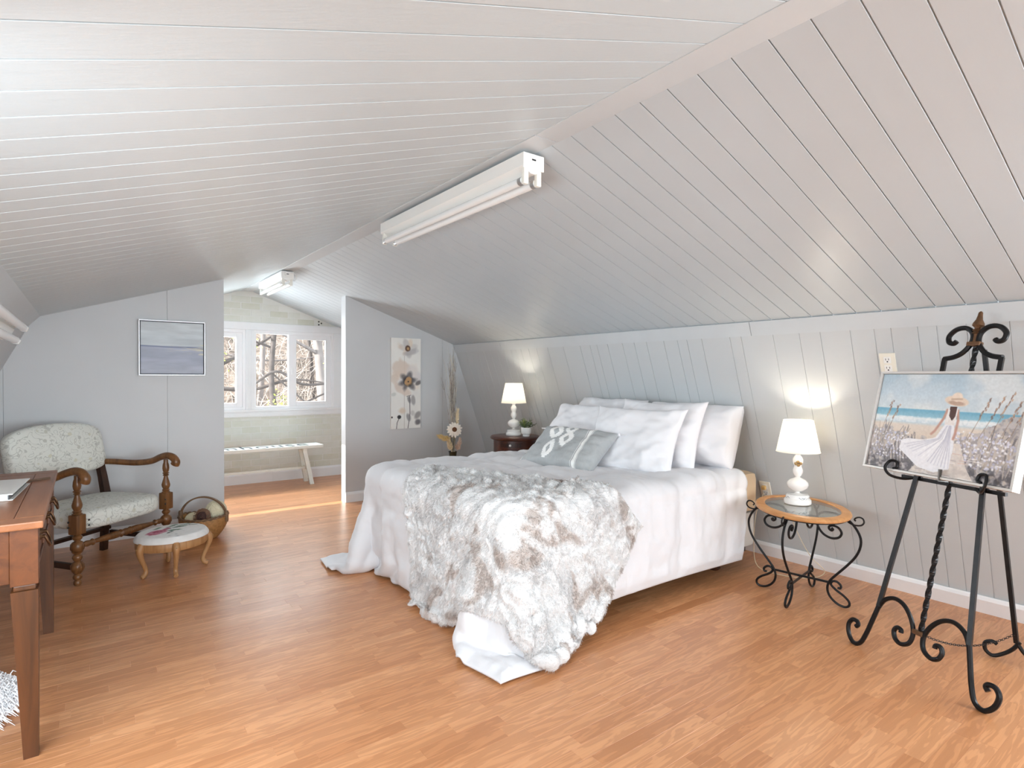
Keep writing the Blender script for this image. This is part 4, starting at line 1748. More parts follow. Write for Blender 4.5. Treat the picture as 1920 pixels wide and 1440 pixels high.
# arms, hair, hat
A.line([(.535, .645), (.52, .56), (.475, .43), (.455, .40)], .012, (198, 154, 138))
A.line([(.605, .645), (.618, .55), (.615, .42), (.608, .37)], .012, (198, 154, 138))
A.poly([(.55, .68), (.595, .68), (.600, .60), (.578, .54), (.555, .585)], (84, 58, 52))
A.line([(.543, .66), (.548, .53)], .006, (240, 238, 236))
A.line([(.602, .66), (.597, .53)], .006, (240, 238, 236))
A.ell(.585, .735, .115, .048, (232, 214, 196), .2, -.15)
A.ell(.585, .715, .075, .022, (176, 142, 122), .4, -.1, alpha=.7)
A.ell(.585, .775, .050, .045, (238, 222, 206), .25, 0)
A.line([(.553, .752), (.617, .756)], .010, (206, 182, 160))
A.a += A.n(60, 7, 2)[..., None] * 5
cw, chh = pw - .024, ph - .024
X, Z = np.meshgrid(np.linspace(-cw / 2, cw / 2, 300), np.linspace(ph - .012, .012, 210))
G3 = np.stack([X, Z, np.full(X.shape, .014)], -1) @ np.array(Matrix((-e1, e2, e3)).transposed()).T
M_PAINTED = attr_mat('painted_canvas', 'col', .45, .15, 260, .001)
grid_mesh('canvas', G3, M_PAINTED, pnt, A.col(), smooth=False)

# ------------------------------------------------------------------ round nightstand, plant
M_MAH = wood('mahogany_veneer', (50, 24, 18), (86, 44, 30), .28, 3, 0)
NSX, NSY, NSZ = 3.06, 4.06, .670
ns = thing('nightstand', 'round dark mahogany nightstand with small drawers in the corner beyond the bed', 'nightstand', (NSX, NSY, 0))
MB().lathe([(.205, NSZ - .030), (.218, NSZ - .024), (.222, NSZ - .014), (.218, NSZ - .004), (.210, NSZ), (0, NSZ)], 56).build('top', M_MAH, ns, True)
MB().lathe([(.190, .10), (.190, NSZ - .031), (.200, NSZ - .0305)], 56).build('body', M_MAH, ns, True)
vd = Vector((-NSX, -NSY)).normalized()      # face drawers towards the room
vd = Vector((-.75, -.66)).normalized()
a0 = math.atan2(vd.y, vd.x)


def curved_panel(r, aa, ab, z0, z1, th):
    mb_ = MB()
    seg = 10
    vs, fs = [], []
    for i in range(seg + 1):
        a = aa + (ab - aa) * i / seg
        for rr, z in ((r, z0), (r + th, z0), (r + th, z1), (r, z1)):
            vs.append((rr * math.cos(a), rr * math.sin(a), z))
    for i in range(seg):
        for j in range(4):
            k = (j + 1) % 4
            fs.append((i * 4 + j, i * 4 + k, (i + 1) * 4 + k, (i + 1) * 4 + j))
    fs += [(0, 1, 2, 3), (seg * 4, seg * 4 + 3, seg * 4 + 2, seg * 4 + 1)]
    mb_._add(vs, fs)
    return mb_


for i, (z0, z1) in enumerate(((.575, .630), (.46, .56), (.30, .44))):
    dr_ = curved_panel(.190, a0 - .55, a0 + .55, z0, z1, .005).build('drawer', M_MAH, ns)
    curved_panel(.195, a0 - .48, a0 + .48, z0 + .009, z1 - .009, .003).build('drawer_front', wood('mahogany_dark', (36, 18, 14), (60, 30, 22), .3, 3, 0), dr_)
    kr = .198
    zc = (z0 + z1) / 2
    MB().blob(((kr + .008) * math.cos(a0), (kr + .008) * math.sin(a0), zc), .0105, 12, 8).build('knob', M_MILK if i == 0 else M_BRONZE, dr_, True)
rosette = MB()
for i in range(9):
    a = i * 2 * PI / 9
    side = Vector((-math.sin(a0), math.cos(a0), 0))
    c = Vector((.215 * math.cos(a0), .215 * math.sin(a0), .512)) + side * .016 * math.cos(a) + Vector((0, 0, .016 * math.sin(a)))
    rosette.blob(c, (.013, .013, .013), 8, 6, i, .15)
rosette.blob((.224 * math.cos(a0), .224 * math.sin(a0), .512), .012, 8, 6)
o = rosette.build('rosette', mat('red_ribbon', (150, 22, 40), .6), None, True)
o.location = (NSX, NSY, 0)
tag(o, 'small red ribbon rosette hanging on the front of the dark nightstand', 'ornament')
for i in range(3):
    a = a0 + PI / 3 + i * 2 * PI / 3
    MB().frustum((.16 * math.cos(a), .16 * math.sin(a), 0), (.014, .014), (.16 * math.cos(a), .16 * math.sin(a), .10), (.02, .02)).build('leg', M_MAH, ns)

# potted plant
PPX, PPY = 3.095, 3.945
pot = thing('potted_plant', 'small bushy green plant in a white footed pot on the nightstand', 'plant', (PPX, PPY, NSZ + .001))
MB().lathe([(0, 0), (.030, 0), (.031, .004), (.031, .016), (.040, .022), (.044, .034), (.045, .074), (.043, .078), (.040, .076), (.039, .066), (0, .064)], 32).build('pot', M_WHITE, pot, True)
MB().lathe([(.039, .064), (.02, .07), (0, .071)], 20).build('soil', mat('soil', (62, 48, 38), .9), pot)
R3 = random.Random(12)
leaf_mats = [mat('plant_green', (92, 112, 66), .6), mat('plant_lime', (168, 178, 92), .6), mat('plant_dark', (62, 80, 52), .6)]
for i in range(46):
    a, th_ = R3.uniform(0, 2 * PI), R3.uniform(0, 1.15)
    L = R3.uniform(.055, .095)
    d = Vector((math.cos(a) * math.sin(th_), math.sin(a) * math.sin(th_), math.cos(th_)))
    b_ = Vector((math.cos(a) * .02 * R3.random(), math.sin(a) * .02 * R3.random(), .068))
    sp = MB()
    sp.tube([b_, b_ + d * L * .6, b_ + d * L], .0012, 4)
    sd = d.orthogonal().normalized()
    for k in range(7):
        t = .35 + .65 * k / 6
        c = b_ + d * L * t
        q = Matrix.Rotation(k * 2.4, 3, d) @ sd
        tip = c + q * .014 + d * .008
        w = d.cross(q).normalized() * .0045
        mid = c + q * .007 + d * .004
        sp._add([c, mid + w, tip, mid - w, mid + d * .0015], [(0, 1, 4), (1, 2, 4), (2, 3, 4), (3, 0, 4)])
    sp.build('sprig', leaf_mats[0 if R3.random() < .5 else (1 if R3.random() < .6 else 2)], pot, False, False)

# ------------------------------------------------------------------ floor vase with dried stems in the corner
VX, VY = 2.955, 4.955
vs_ = thing('floor_vase', 'slim dark green glass vase on the floor in the partition corner', 'vase', (VX, VY, 0))
MB().lathe([(0, 0), (.055, 0), (.075, .04), (.085, .14), (.07, .26), (.042, .34), (.034, .385), (.040, .43), (.046, .44), (.042, .438), (.036, .43), (.030, .385), (.036, .33), (.06, .25), (.07, .14), (.06, .03), (0, .02)], 32).build('vase_body', mat('olive_glass', (58, 54, 36), .15), vs_, True)
M_TWIG = mat('grey_twig', (150, 142, 136), .8, var=.25, vscale=20)
M_TWIG2 = mat('pale_twig', (206, 198, 182), .8, var=.15, vscale=20)
R3 = random.Random(8)
for i in range(26):
    a = R3.uniform(0, 2 * PI)
    top = R3.uniform(1.1, 1.50)
    lean_ = R3.uniform(.0, .055) if i > 4 else .12
    pts = []
    bx_, by_ = R3.uniform(-.018, .018), R3.uniform(-.018, .018)
    for k in range(8):
        t = k / 7
        pts.append((bx_ + math.cos(a) * lean_ * t * t + R3.uniform(-.006, .006) * (k > 1), by_ + math.sin(a) * lean_ * t * t * .7 + R3.uniform(-.006, .006) * (k > 1), .30 + (top - .30) * t))
    tw_ = MB().tube(catmull(pts, 3), [.0030 * (1 - .7 * j / 21) for j in range(22)], 5)
    for k in range(9):
        j = R3.randint(2, 6)
        p = Vector(pts[j])
        d = Vector((R3.uniform(-.03, .03), R3.uniform(-.03, .03), R3.uniform(.04, .12)))
        tw_.tube([p, p + d * .5, p + d + Vector((0, 0, .02))], [.0016, .0013, .0008], 4)
    o = tw_.build('dried_branch', M_TWIG if i % 2 else M_TWIG2, None, False, False)
    o.location = (VX, VY, 0)
    tag(o, ('grey' if i % 2 else 'pale cream') + ' curly dried branch standing tall in the dark green floor vase', 'branch', 'dried branches in the floor vase')
# white daisy
dv = thing('paper_daisy', 'large white daisy with a brown centre in the dark green floor vase', 'flower', (VX, VY, 0))
fc = Vector((-.012, -.05, .66))
fn = Vector((-.45, -.85, .25)).normalized()
fu = fn.cross(Vector((0, 0, 1))).normalized()
fv = fu.cross(fn).normalized()
MB().tube(catmull([(0, 0, .3), (-.004, -.02, .5), tuple(fc)], 5), .003, 6).build('stem', mat('green_stem', (110, 104, 70), .7), dv, True)
M_PET = mat('cream_petal', (240, 232, 220), .7, var=.03)
for lay, (nn, R_) in enumerate(((15, .078), (13, .066))):
    for i in range(nn):
        a = 2 * PI * (i + .5 * lay) / nn + R3.uniform(-.06, .06)
        d = fu * math.cos(a) + fv * math.sin(a)
        s = fn.cross(d).normalized()
        L = R_ * R3.uniform(.9, 1.1)
        o_ = fc + fn * (.004 + .008 * lay)
        pts = [o_ + d * .012, o_ + d * L * .5 + s * .013 + fn * .006, o_ + d * L * .85 + s * .010 + fn * .004, o_ + d * L, o_ + d * L * .85 - s * .010 + fn * .004, o_ + d * L * .5 - s * .013 + fn * .006, o_ + d * L * .55 + fn * .012]
        p_ = MB()
        p_._add(pts, [(0, 1, 6), (1, 2, 6), (2, 3, 6), (3, 4, 6), (4, 5, 6), (5, 0, 6)])
        p_.build('petal', M_PET, dv, False, False)
cm = Matrix((fu, fv, fn)).transposed().to_4x4()
MB().lathe([(.026, .008), (.024, .018), (.014, .024), (0, .025)], 18, mtx=Matrix.Translation(fc) @ cm).build('flower_centre', mat('brown_seed_head', (104, 66, 40), .8, bump=.6, bscale=200), dv, True)
# pampas plumes
M_PAMP = mat('straw_plume', (242, 226, 194), .9, var=.06)
M_PAMP2 = mat('gold_plume', (230, 204, 146), .9, var=.08)
M_PAMP3 = mat('blush_plume', (222, 196, 178), .9, var=.06)


def plume(name, label, base, tip, rad, material, nb=110, seed=1):
    R4 = random.Random(seed)
    pl = thing(name, label, 'dried plant', (VX, VY, 0), 0, 'dried plumes in the floor vase')
    b0, t0 = Vector(base), Vector(tip)
    MB().tube(catmull([(0, 0, .32), tuple(b0), tuple(t0)], 6), .0022, 5).build('stem', material, pl, True)
    f_ = MB()
    for i in range(nb):
        t = R4.random()
        c = b0.lerp(t0, t)
        d = Vector((R4.uniform(-1, 1), R4.uniform(-1, 1), R4.uniform(-1, 1))).normalized()
        ax_ = (t0 - b0).normalized()
        e = c + d * rad * (1 - .6 * t) + ax_ * R4.uniform(.02, .05)
        f_.tube([c, c.lerp(e, .5) + d * .004, e], [.0028, .0036, .0008], 4)
    o_ = f_.build('plume', material, pl, False, False)
    o_['kind'] = 'stuff'


plume('pampas_plume', 'upright straw coloured pampas plume behind the white daisy', (.03, .0, .60), (.05, -.005, .84), .040, M_PAMP, 150, 2)
plume('wheat_plume', 'golden feathery plume leaning out beside the white daisy', (-.05, -.03, .56), (-.165, -.035, .60), .045, M_PAMP2, 130, 3)
plume('blush_plume', 'small blush plume low at the mouth of the floor vase', (.03, -.03, .45), (.055, -.04, .54), .04, M_PAMP3, 90, 4)
plume('grass_plume', 'pale cream plume low between the golden plume and the vase', (-.03, -.02, .46), (-.075, -.05, .54), .04, M_PAMP, 80, 5)


# ------------------------------------------------------------------ wall pictures
def canvas(paint, x0, x1, z0, z1, y, parent, nxp, nyp, mat_):
    X, Z = np.meshgrid(np.linspace(x0, x1, nxp), np.linspace(z1, z0, nyp))
    return grid_mesh('canvas', np.stack([X, np.full(X.shape, y), Z], -1), mat_, parent, paint.col(), smooth=False)


A = Paint(110, 300, (228, 228, 224))
A.a += A.n(5, 3)[..., None] * 5
PB, GY, DK, BL = (222, 196, 170), (176, 174, 172), (84, 82, 86), (40, 38, 42)
R3 = random.Random(6)


def bloom(cx, cy, r, seeds, pal, alpha=.75):
    for i in range(7):
        a = 2 * PI * i / 7 + seeds
        A.ell(cx + math.cos(a) * r * .62 / A.asp, cy + math.sin(a) * r * .62, r * .62, r * .40, pal[i % len(pal)], .5, a, .35, seeds + i, alpha)


bloom(.58, .885, .085, 3, [(200, 198, 196), (222, 206, 188), (186, 184, 184), (210, 208, 206)], .7)
A.ell(.30, .90, .05, .075, (214, 200, 184), .5, .5, .5, 4, .75)
A.ell(.62, .845, .08, .03, (168, 166, 168), .6, .3, .4, 5, .6)
A.ell(.56, .885, .030, .030, (92, 66, 52), .4, 0, .3, 2)
A.ell(.56, .885, .018, .018, (196, 158, 112), .6, 0, .5, 7, .9)
A.line([(.44, .80), (.44, .0)], .003, (176, 170, 164), .8)
bloom(.55, .55, .145, 11, [(230, 222, 214), (228, 214, 200), (208, 206, 207), (230, 218, 206)], .6)
A.ell(.34, .66, .075, .085, (208, 192, 178), .6, .6, .6, 8, .7)
A.ell(.16, .56, .055, .06, (206, 190, 176), .5, .2, .5, 9, .6)
A.ell(.36, .44, .10, .05, (210, 192, 178), .5, -.5, .5, 10, .65)
A.ell(.74, .62, .08, .07, (214, 212, 212), .6, .4, .3, 12, .6)
for a in (.2, 1.3, 2.4, 3.5, 4.3, 5.4):
    A.ell(.56 + math.cos(a) * .17, .525 + math.sin(a) * .055, .055, .028, DK, .9, a, .4, int(a * 9), .75)
A.ell(.56, .525, .060, .052, BL, .6, 0, .3, 3, .95)
A.ell(.56, .525, .036, .036, (190, 150, 104), .5, 0, .8, 5, .95)
A.ell(.57, .520, .012, .012, BL, .5, 0, .4, 6, .9)
A.ell(.90, .50, .04, .022, DK, .7, .5, .3, 13, .8)
A.line([(.62, .36), (.63, .16), (.56, .0)], .0035, BL, .9)
A.line([(.52, .355), (.66, .37)], .0035, (110, 108, 110), .8)
for cx, cy, rx, ry, ro, c in ((.60, .32, .022, .045, .35, (120, 118, 120)), (.74, .315, .022, .05, .15, (150, 148, 150)), (.58, .125, .026, .045, .35, (140, 138, 140)), (.90, .15, .030, .045, -.6, (140, 138, 138)), (.90, .065, .034, .030, .7, (92, 90, 96)), (.72, .17, .025, .03, .2, (196, 194, 192)), (.08, .38, .03, .02, .3, (196, 200, 196))):
    A.ell(cx, cy, rx, ry, c, .6, ro, .25, int(cx * 50), .8)
A.ell(.35, .195, .05, .055, (212, 192, 172), .5, 0, .5, 21, .75)
A.ell(.27, .13, .022, .020, BL, .4, 0, .2, 22, .95)
A.line([(.27, .12), (.20, .07), (.18, .0)], .0035, BL, .9)
A.ell(.03, .13, .010, .010, (60, 58, 60), .5)
fx0, fx1, fz0, fz1 = 2.409, 2.731, .669, 1.568
fp = thing('flower_canvas', 'tall narrow canvas of pale grey and tan poppies on the right partition', 'picture', ((fx0 + fx1) / 2, YP2, fz0))
hw, hh = (fx1 - fx0) / 2, fz1 - fz0
MB().box((-hw, -.030, 0), (hw, -.001, hh), .002).build('stretcher_sides', mat('canvas_edge', (228, 228, 224), .7), fp)
canvas(A, -hw, hw, 0, hh, -.0306, fp, 110, 300, M_PAINTED)

A = Paint(200, 190)
A.vgrad([(0, (176, 182, 196)), (.3, (168, 176, 194)), (.5, (172, 180, 198)), (.53, (150, 160, 182)), (.55, (196, 206, 212)), (.7, (202, 212, 218)), (1, (206, 214, 218))])
Q = np.stack([A.x * 1.0, A.y * 5, 0 * A.x], -1)
st = fbm(Q, 3, 4, 4)
A.a += st[..., None] * 9
yl = .535 - .03 * A.x + .008 * fbm(Q, 4, 8, 2)
A.lay(np.exp(-((A.y - yl) / .012) ** 2) * .9, (104, 116, 150))
sand = np.exp(-((A.y - .47 - .04 * A.x + .02) / .035) ** 2) * np.clip((A.x - .35) * 2.4, 0, 1) * np.clip(.55 + 2.2 * fbm(Q * np.array([1, 2, 1]), 5, 12, 3), 0, 1)
A.lay(sand, (228, 224, 198))
s2 = np.exp(-((A.y - .39) / .02) ** 2) * np.clip((A.x - .72) * 3.5, 0, 1) * np.clip(.5 + 2.5 * fbm(Q, 7, 15, 3), 0, 1)
A.lay(s2, (224, 222, 200))
s3 = np.exp(-((A.y - .56) / .02) ** 2) * np.clip((A.x - .6) * 3, 0, 1) * np.clip(.2 + 2.5 * fbm(Q, 8, 19, 3), 0, 1)
A.lay(s3 * .8, (216, 210, 176))
lx0, lx1, lz0, lz1 = .316, .751, 1.19, 1.601
lp_ = thing('seascape_picture', 'small blue-grey abstract seascape in a thin silver frame on the left partition', 'picture', ((lx0 + lx1) / 2, YP, lz0))
hw, hh = (lx1 - lx0) / 2, lz1 - lz0
M_SILV = mat('brushed_silver', (196, 197, 200), .35, .4)
for lo, hi in (((-hw, -.035, 0), (hw, -.001, .008)), ((-hw, -.035, hh - .008), (hw, -.001, hh)), ((-hw, -.035, .008), (-hw + .008, -.001, hh - .008)), ((hw - .008, -.035, .008), (hw, -.001, hh - .008))):
    MB().box(lo, hi, .001).build('frame_rail', M_SILV, lp_)
MB().box((-hw + .008, -.015, .008), (hw - .008, -.002, hh - .008)).build('backing', mat('shadow_gap', (90, 92, 100), .7), lp_)
canvas(A, -hw + .014, hw - .014, .014, hh - .014, -.024, lp_, 200, 190, M_PAINTED)
MB().box((-hw + .014, -.0238, .014), (hw - .014, -.0151, hh - .014)).build('stretcher_sides', mat('canvas_edge_grey', (196, 200, 206), .7), lp_)


# ------------------------------------------------------------------ fluorescent strip fixtures
def fixture(label, loc, length, rot=(0, 0, 0), wires=False):
    """local: y along the tube, z up to the mounting face at 0"""
    f = thing('strip_light', label, 'ceiling light', loc, 0, 'unlit fluorescent strip lights')
    f.rotation_euler = rot
    h = length / 2
    prof = [(-.052, 0), (.052, 0), (.052, -.052), (.034, -.064), (.012, -.078), (-.012, -.078), (-.034, -.064), (-.052, -.052)]
    MB().prism(prof, 'y', -h, h).build('channel', M_WHITE, f)
    for s in (-1, 1):
        MB().box((-.053, s * h - .004, -.062), (.053, s * h + .004, 0), .002).build('end_plate', M_WHITE, f)
        for sx in (-1, 1):
            MB().box((sx * .033 - .012, s * (h - .012) - .010, -.122), (sx * .033 + .012, s * (h - .012) + .010, -.055), .005).build('lampholder', mat('tube_socket', (236, 236, 228), .35), f)
        MB().box((-.010, s * (h + .0041) - .0006, -.026), (.010, s * (h + .0041) + .0006, -.020)).build('knockout', M_DARK, f)
    for sx in (-1, 1):
        t = MB().tube([(sx * .033, -h + .022, -.105), (sx * .033, h - .022, -.105)], .0165, 20).build('tube', mat('fluorescent_tube', (238, 241, 241), .18), f, True)
        for s in (-1, 1):
            MB().tube([(sx * .033, s * (h - .045), -.105), (sx * .033, s * (h - .0222), -.105)], .0170, 20).build('tube_cap', mat('tube_cap_metal', (190, 190, 190), .3, .8), t, True)
    if wires:
        MB().tube(catmull([(.02, -h, -.01), (.05, -h - .03, -.02), (.075, -h - .01, -.05), (.06, -h + .02, -.075), (.05, -h + .03, -.05)], 5), .003, 6).build('loose_wire', mat('white_wire', (222, 226, 226), .5), f, True)
        MB().tube([(-.02, -h - .01, 0), (-.025, -h - .015, -.03), (-.01, -h + .01, -.04)], .004, 6).build('hanger', M_WHITE, f, True)
    return f


fixture('long unlit twin-tube strip light on the ridge board above the bed', (1.458, 2.505, ZR - .020), 1.37)
fixture('unlit strip light with a loose wire on the ridge beyond the partitions', (1.425, 5.60, ZR - .012), .80, (0, 0, 0), True)
zf_ = 1.43
ff = fixture('white strip light on the left slope, mostly beyond the picture edge above the desk', (wall_xl(zf_) + nWL[0] * .001, 2.97, zf_ + nWL[1] * .001), 1.22)
zl = -Vector((nWL[0], 0, nWL[1])).normalized()
yl_ = Vector((0, 1, 0))
xl_ = yl_.cross(zl).normalized()
ff.rotation_euler = Matrix((xl_, yl_, zl)).transposed().to_euler()

# ------------------------------------------------------------------ armchair
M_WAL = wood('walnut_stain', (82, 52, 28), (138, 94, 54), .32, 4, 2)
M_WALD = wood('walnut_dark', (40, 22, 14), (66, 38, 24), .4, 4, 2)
g = NT('cream_brocade')
v = g.coords((1, 1, 1))
n1 = g.noise(v, 17, 1.5, .4, 1.6)


def band_mask(fac, c, w):
    s = g.add('ShaderNodeMath', operation='SUBTRACT')
    g.link(fac, s.inputs[0])
    s.inputs[1].default_value = c
    a = g.add('ShaderNodeMath', operation='ABSOLUTE')
    g.link(s.outputs[0], a.inputs[0])
    return g.ramp(a.outputs[0], [(w * .5, (1, 1, 1)), (w, (0, 0, 0))])


l1 = band_mask(n1, .5, .030)
vo = g.add('ShaderNodeTexVoronoi')
vo.inputs['Scale'].default_value = 18
g.link(v, vo.inputs['Vector'])
n3 = g.noise(v, 40, 2, .5)
ad = g.add('ShaderNodeMath', operation='MULTIPLY_ADD')
g.link(n3, ad.inputs[0])
ad.inputs[1].default_value = .35
g.link(vo.outputs['Distance'], ad.inputs[2])
fl = g.ramp(ad.outputs[0], [(.36, (1, 1, 1)), (.42, (0, 0, 0))])
base = lin((224, 227, 220))
c1 = g.mix(l1, base, lin((192, 195, 188)))
pal = g.ramp(vo.outputs['Color'], [(.35, lin((190, 193, 186))), (.6, lin((210, 210, 192)))])
c2 = g.mix(fl, c1, pal)
g.base(c2)
g.set(Roughness=.55)
g.bump(g.noise(v, 160, 2), .15, .002)
M_BROC = g.m

chr_ = thing('armchair', 'low walnut armchair with turned posts and cream brocade seat and back', 'chair', (.199, 4.275, 0), math.atan2(.667, .745))
post = [(.006, 0), (.017, .004), (.020, .014), (.018, .026), (.013, .032), (.021, .040), (.024, .050), (.020, .060), (.014, .066), (.020, .072)]
mid1 = [(.022, .132), (.014, .139), (.020, .146), (.026, .160), (.022, .172), (.014, .178), (.024, .188), (.029, .196)]
mid2 = [(.026, .246), (.016, .252), (.014, .256), (.022, .264), (.026, .274), (.020, .284), (.013, .290), (.018, .296)]
up_ = [(.024, .400), (.026, .408), (.018, .414), (.024, .421), (.017, .428), (.020, .434), (.025, .446), (.026, .458), (.021, .478), (.014, .502), (.012, .514), (.020, .520), (.013, .526), (.022, .534), (.014, .541), (.018, .548), (.021, .566), (.019, .59), (.014, .606), (.014, .625)]
for sx in (-1, 1):
    x = .318 * sx
    p_ = MB()
    for pf in (post, mid1, mid2, up_):
        p_.lathe(pf, 20, (x, 0, 0))
    m1 = [(.020, .071), (.030, .086), (.034, .100), (.034, .118), (.022, .134)]
    p_.lathe(m1, 8, (x, 0, 0))
    p_.lathe([(.022, .192), (.034, .206), (.034, .234), (.024, .248)], 8, (x, 0, 0))
    p_.box((x - .030, -.030, .292), (x + .030, .030, .404), .007)
    p_.build('front_post', M_WAL, chr_, True)
    lx = .268 * sx
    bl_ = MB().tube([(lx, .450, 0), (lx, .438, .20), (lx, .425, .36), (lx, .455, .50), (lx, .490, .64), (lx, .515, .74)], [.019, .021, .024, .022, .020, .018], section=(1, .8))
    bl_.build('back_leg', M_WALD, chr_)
    arm = [(.290 * sx, .480, .600), (.312 * sx, .40, .598), (.335 * sx, .26, .592), (.342 * sx, .14, .606), (.335 * sx, .06, .636), (.328 * sx, 0, .650), (.328 * sx, -.045, .640), (.328 * sx, -.070, .612), (.328 * sx, -.062, .592)]
    MB().tube(catmull(arm, 5), [.020 + .008 * (i / 40) ** 2 for i in range(41)], 12).build('arm', M_WAL, chr_, True)
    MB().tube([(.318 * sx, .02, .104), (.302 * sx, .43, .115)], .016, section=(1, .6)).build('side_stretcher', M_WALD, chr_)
    for k in range(4):
        zz_ = .335 + .03 * (k % 2)
        MB().blob((x - .042 * sx if k < 2 else x + .036 * sx, -.034 if k < 2 else .02, zz_), (.006, .004, .006), 8, 5).build('upholstery_nail', M_DARK, chr_, True)
st_ = [(-.318, .009), (-.29, .011), (-.26, .018), (-.235, .014), (-.225, .020), (-.215, .012), (-.16, .016), (-.09, .022), (-.055, .021), (-.045, .014), (-.035, .024), (-.02, .018), (0, .022)]
st_ += [(-a, r) for a, r in reversed(st_[:-1])]
mtx = Matrix(((0, 0, 1), (0, 1, 0), (-1, 0, 0))).to_4x4()
MB().lathe([(r, z) for z, r in st_], 16, (0, 0, .222), mtx).build('front_stretcher', M_WAL, chr_, True)
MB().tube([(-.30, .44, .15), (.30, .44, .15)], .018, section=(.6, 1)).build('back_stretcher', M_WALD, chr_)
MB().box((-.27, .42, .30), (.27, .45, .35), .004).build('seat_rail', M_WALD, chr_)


def soft_box(name, w, d, h, material, parent, nu=40, nv=34, dome=.02, corner=.22, top_curve=0, loc=(0, 0, 0), tilt=0, p1=4.2, arch=0):
    """pillow-like slab: closed lathe-ish superellipse rings; w,d footprint, h height"""
    rows = []
    segs = nu * 2
    prof = [(.0, 0), (.80, 0), (.93, .02), (.985, .12), (1.0, .35), (1.0, .60), (.985, .82), (.95, .93), (.86, .985), (.6, 1.0), (.3, 1.0), (0, 1.0)]
    for (r, z) in prof:
        ring = []
        for k in range(segs):
            a = 2 * PI * k / segs
            e = 2 / p1
            cx_ = math.copysign(abs(math.cos(a)) ** e, math.cos(a))
            sy_ = math.copysign(abs(math.sin(a)) ** e, math.sin(a))
            zz2 = z * h + dome * (1 - min(1, r * r)) * (1 if z > .5 else -.2)
            ring.append((cx_ * w / 2 * r, sy_ * d / 2 * r, zz2))
        rows.append(ring)
    P = np.array(rows)
    if arch:
        P[..., 1] += np.where(P[..., 1] > 0, arch * (1 - (P[..., 0] / (w / 2)) ** 2) * np.clip(P[..., 1] / (d / 2), 0, 1), 0)
    o = grid_mesh(name, P, material, parent, loopu=True)
    bm = bmesh.new()
    bm.from_mesh(o.data)
    bmesh.ops.remove_doubles(bm, verts=bm.verts[:], dist=1e-5)
    bmesh.ops.recalc_face_normals(bm, faces=bm.faces[:])
    bm.to_mesh(o.data)
    bm.free()
    return o


sc_ = soft_box('seat_cushion', .585, .50, .105, M_BROC, chr_, dome=.018)
sc_.location = (0, .205, .300)
bc_ = soft_box('back_cushion', .625, .30, .085, M_BROC, chr_, dome=.02, arch=.04, p1=5.5)
bc_.rotation_euler = (math.radians(77), 0, 0)
bc_.location = (0, .555, .685)

# ------------------------------------------------------------------ footstool with needlepoint rose
M_PINE = wood('honey_pine', (150, 104, 62), (192, 146, 98), .45, 4, 2)
SX_, SY_, SROT = .426, 4.05, .35
stool = thing('footstool', 'small oval footstool with a rose needlepoint cushion and curved pine legs', 'footstool', (SX_, SY_, 0), SROT)
sa_, sb_ = .205, .185
ring_oval(sa_ - .012, sb_ - .012, 0, [(-.02, .158), (0, .158), (.004, .165), (.004, .205), (0, .210), (-.02, .210)]).build('apron', M_PINE, stool, True)
A = Paint(120, 120, (228, 228, 226))
A.a += A.n(30, 2)[..., None] * 6
R3 = random.Random(4)
for r_, c_ in ((.13, (198, 132, 150)), (.105, (168, 72, 98)), (.085, (206, 150, 166)), (.06, (150, 52, 82)), (.035, (196, 120, 142)), (.02, (128, 40, 66))):
    A.ell(.30 + R3.uniform(-.012, .012), .52 + R3.uniform(-.012, .012), r_ * 1.15, r_, c_, .25, 0, .25, int(r_ * 999), .9)
A.ell(.46, .60, .055, .045, (176, 84, 110), .4, .4, .3, 8)
for cx, cy, ro in ((.56, .70, .5), (.63, .56, -.2), (.72, .70, .3), (.78, .60, -.4), (.66, .78, .9), (.84, .72, .2), (.50, .42, -.5), (.40, .76, .8)):
    A.ell(cx, cy, .085, .030, (96, 124, 104), .35, ro, .2, int(cx * 90), .9)
    A.line([(cx - .06, cy), (cx + .06, cy + .01)], .006, (56, 82, 66), .8)
A.line([(.45, .55), (.65, .62), (.95, .55)], .012, (66, 84, 72), .9)
A.line([(.36, .34), (.44, .38)], .014, (58, 70, 62), .9)
for i in range(14):
    x, y = R3.uniform(.2, .9), R3.uniform(.12, .34)
    A.line([(x, y), (x + R3.uniform(-.06, .06), y + R3.uniform(-.03, .05))], .003, R3.choice([(150, 150, 156), (120, 126, 140), (176, 168, 170)]), .7)
nr, na = 26, 72
cols = A.col()
PP = np.zeros((nr, na, 3))
CC = np.zeros((nr, na, 3))
for i in range(nr):
    t = i / (nr - 1)
    for k in range(na):
        a = 2 * PI * k / na
        if t <= .72:
            r = t / .72 * .90
            z = .252 - .012 * r * r
        else:
            q = (t - .72) / .28
            r = .90 + .10 * math.sin(q * PI / 2) - .02 * max(0, q - .75)
            z = .2423 - .034 * q
        PP[i, k] = (sa_ * r * math.cos(a), sb_ * r * math.sin(a), z)
        px_, py_ = .5 + .5 * r * math.cos(a) * .98, .5 + .5 * r * math.sin(a) * .98
        CC[i, k] = cols[int((1 - py_) * 119), int(px_ * 119)]
grid_mesh('cushion', PP, attr_mat('needlepoint_wool', 'col', .85, .5, 320, .002), stool, CC, loopu=True)
for (lx, ly) in ((-.60, -.78), (.62, -.76), (.80, .58), (-.80, .58)):
    pass
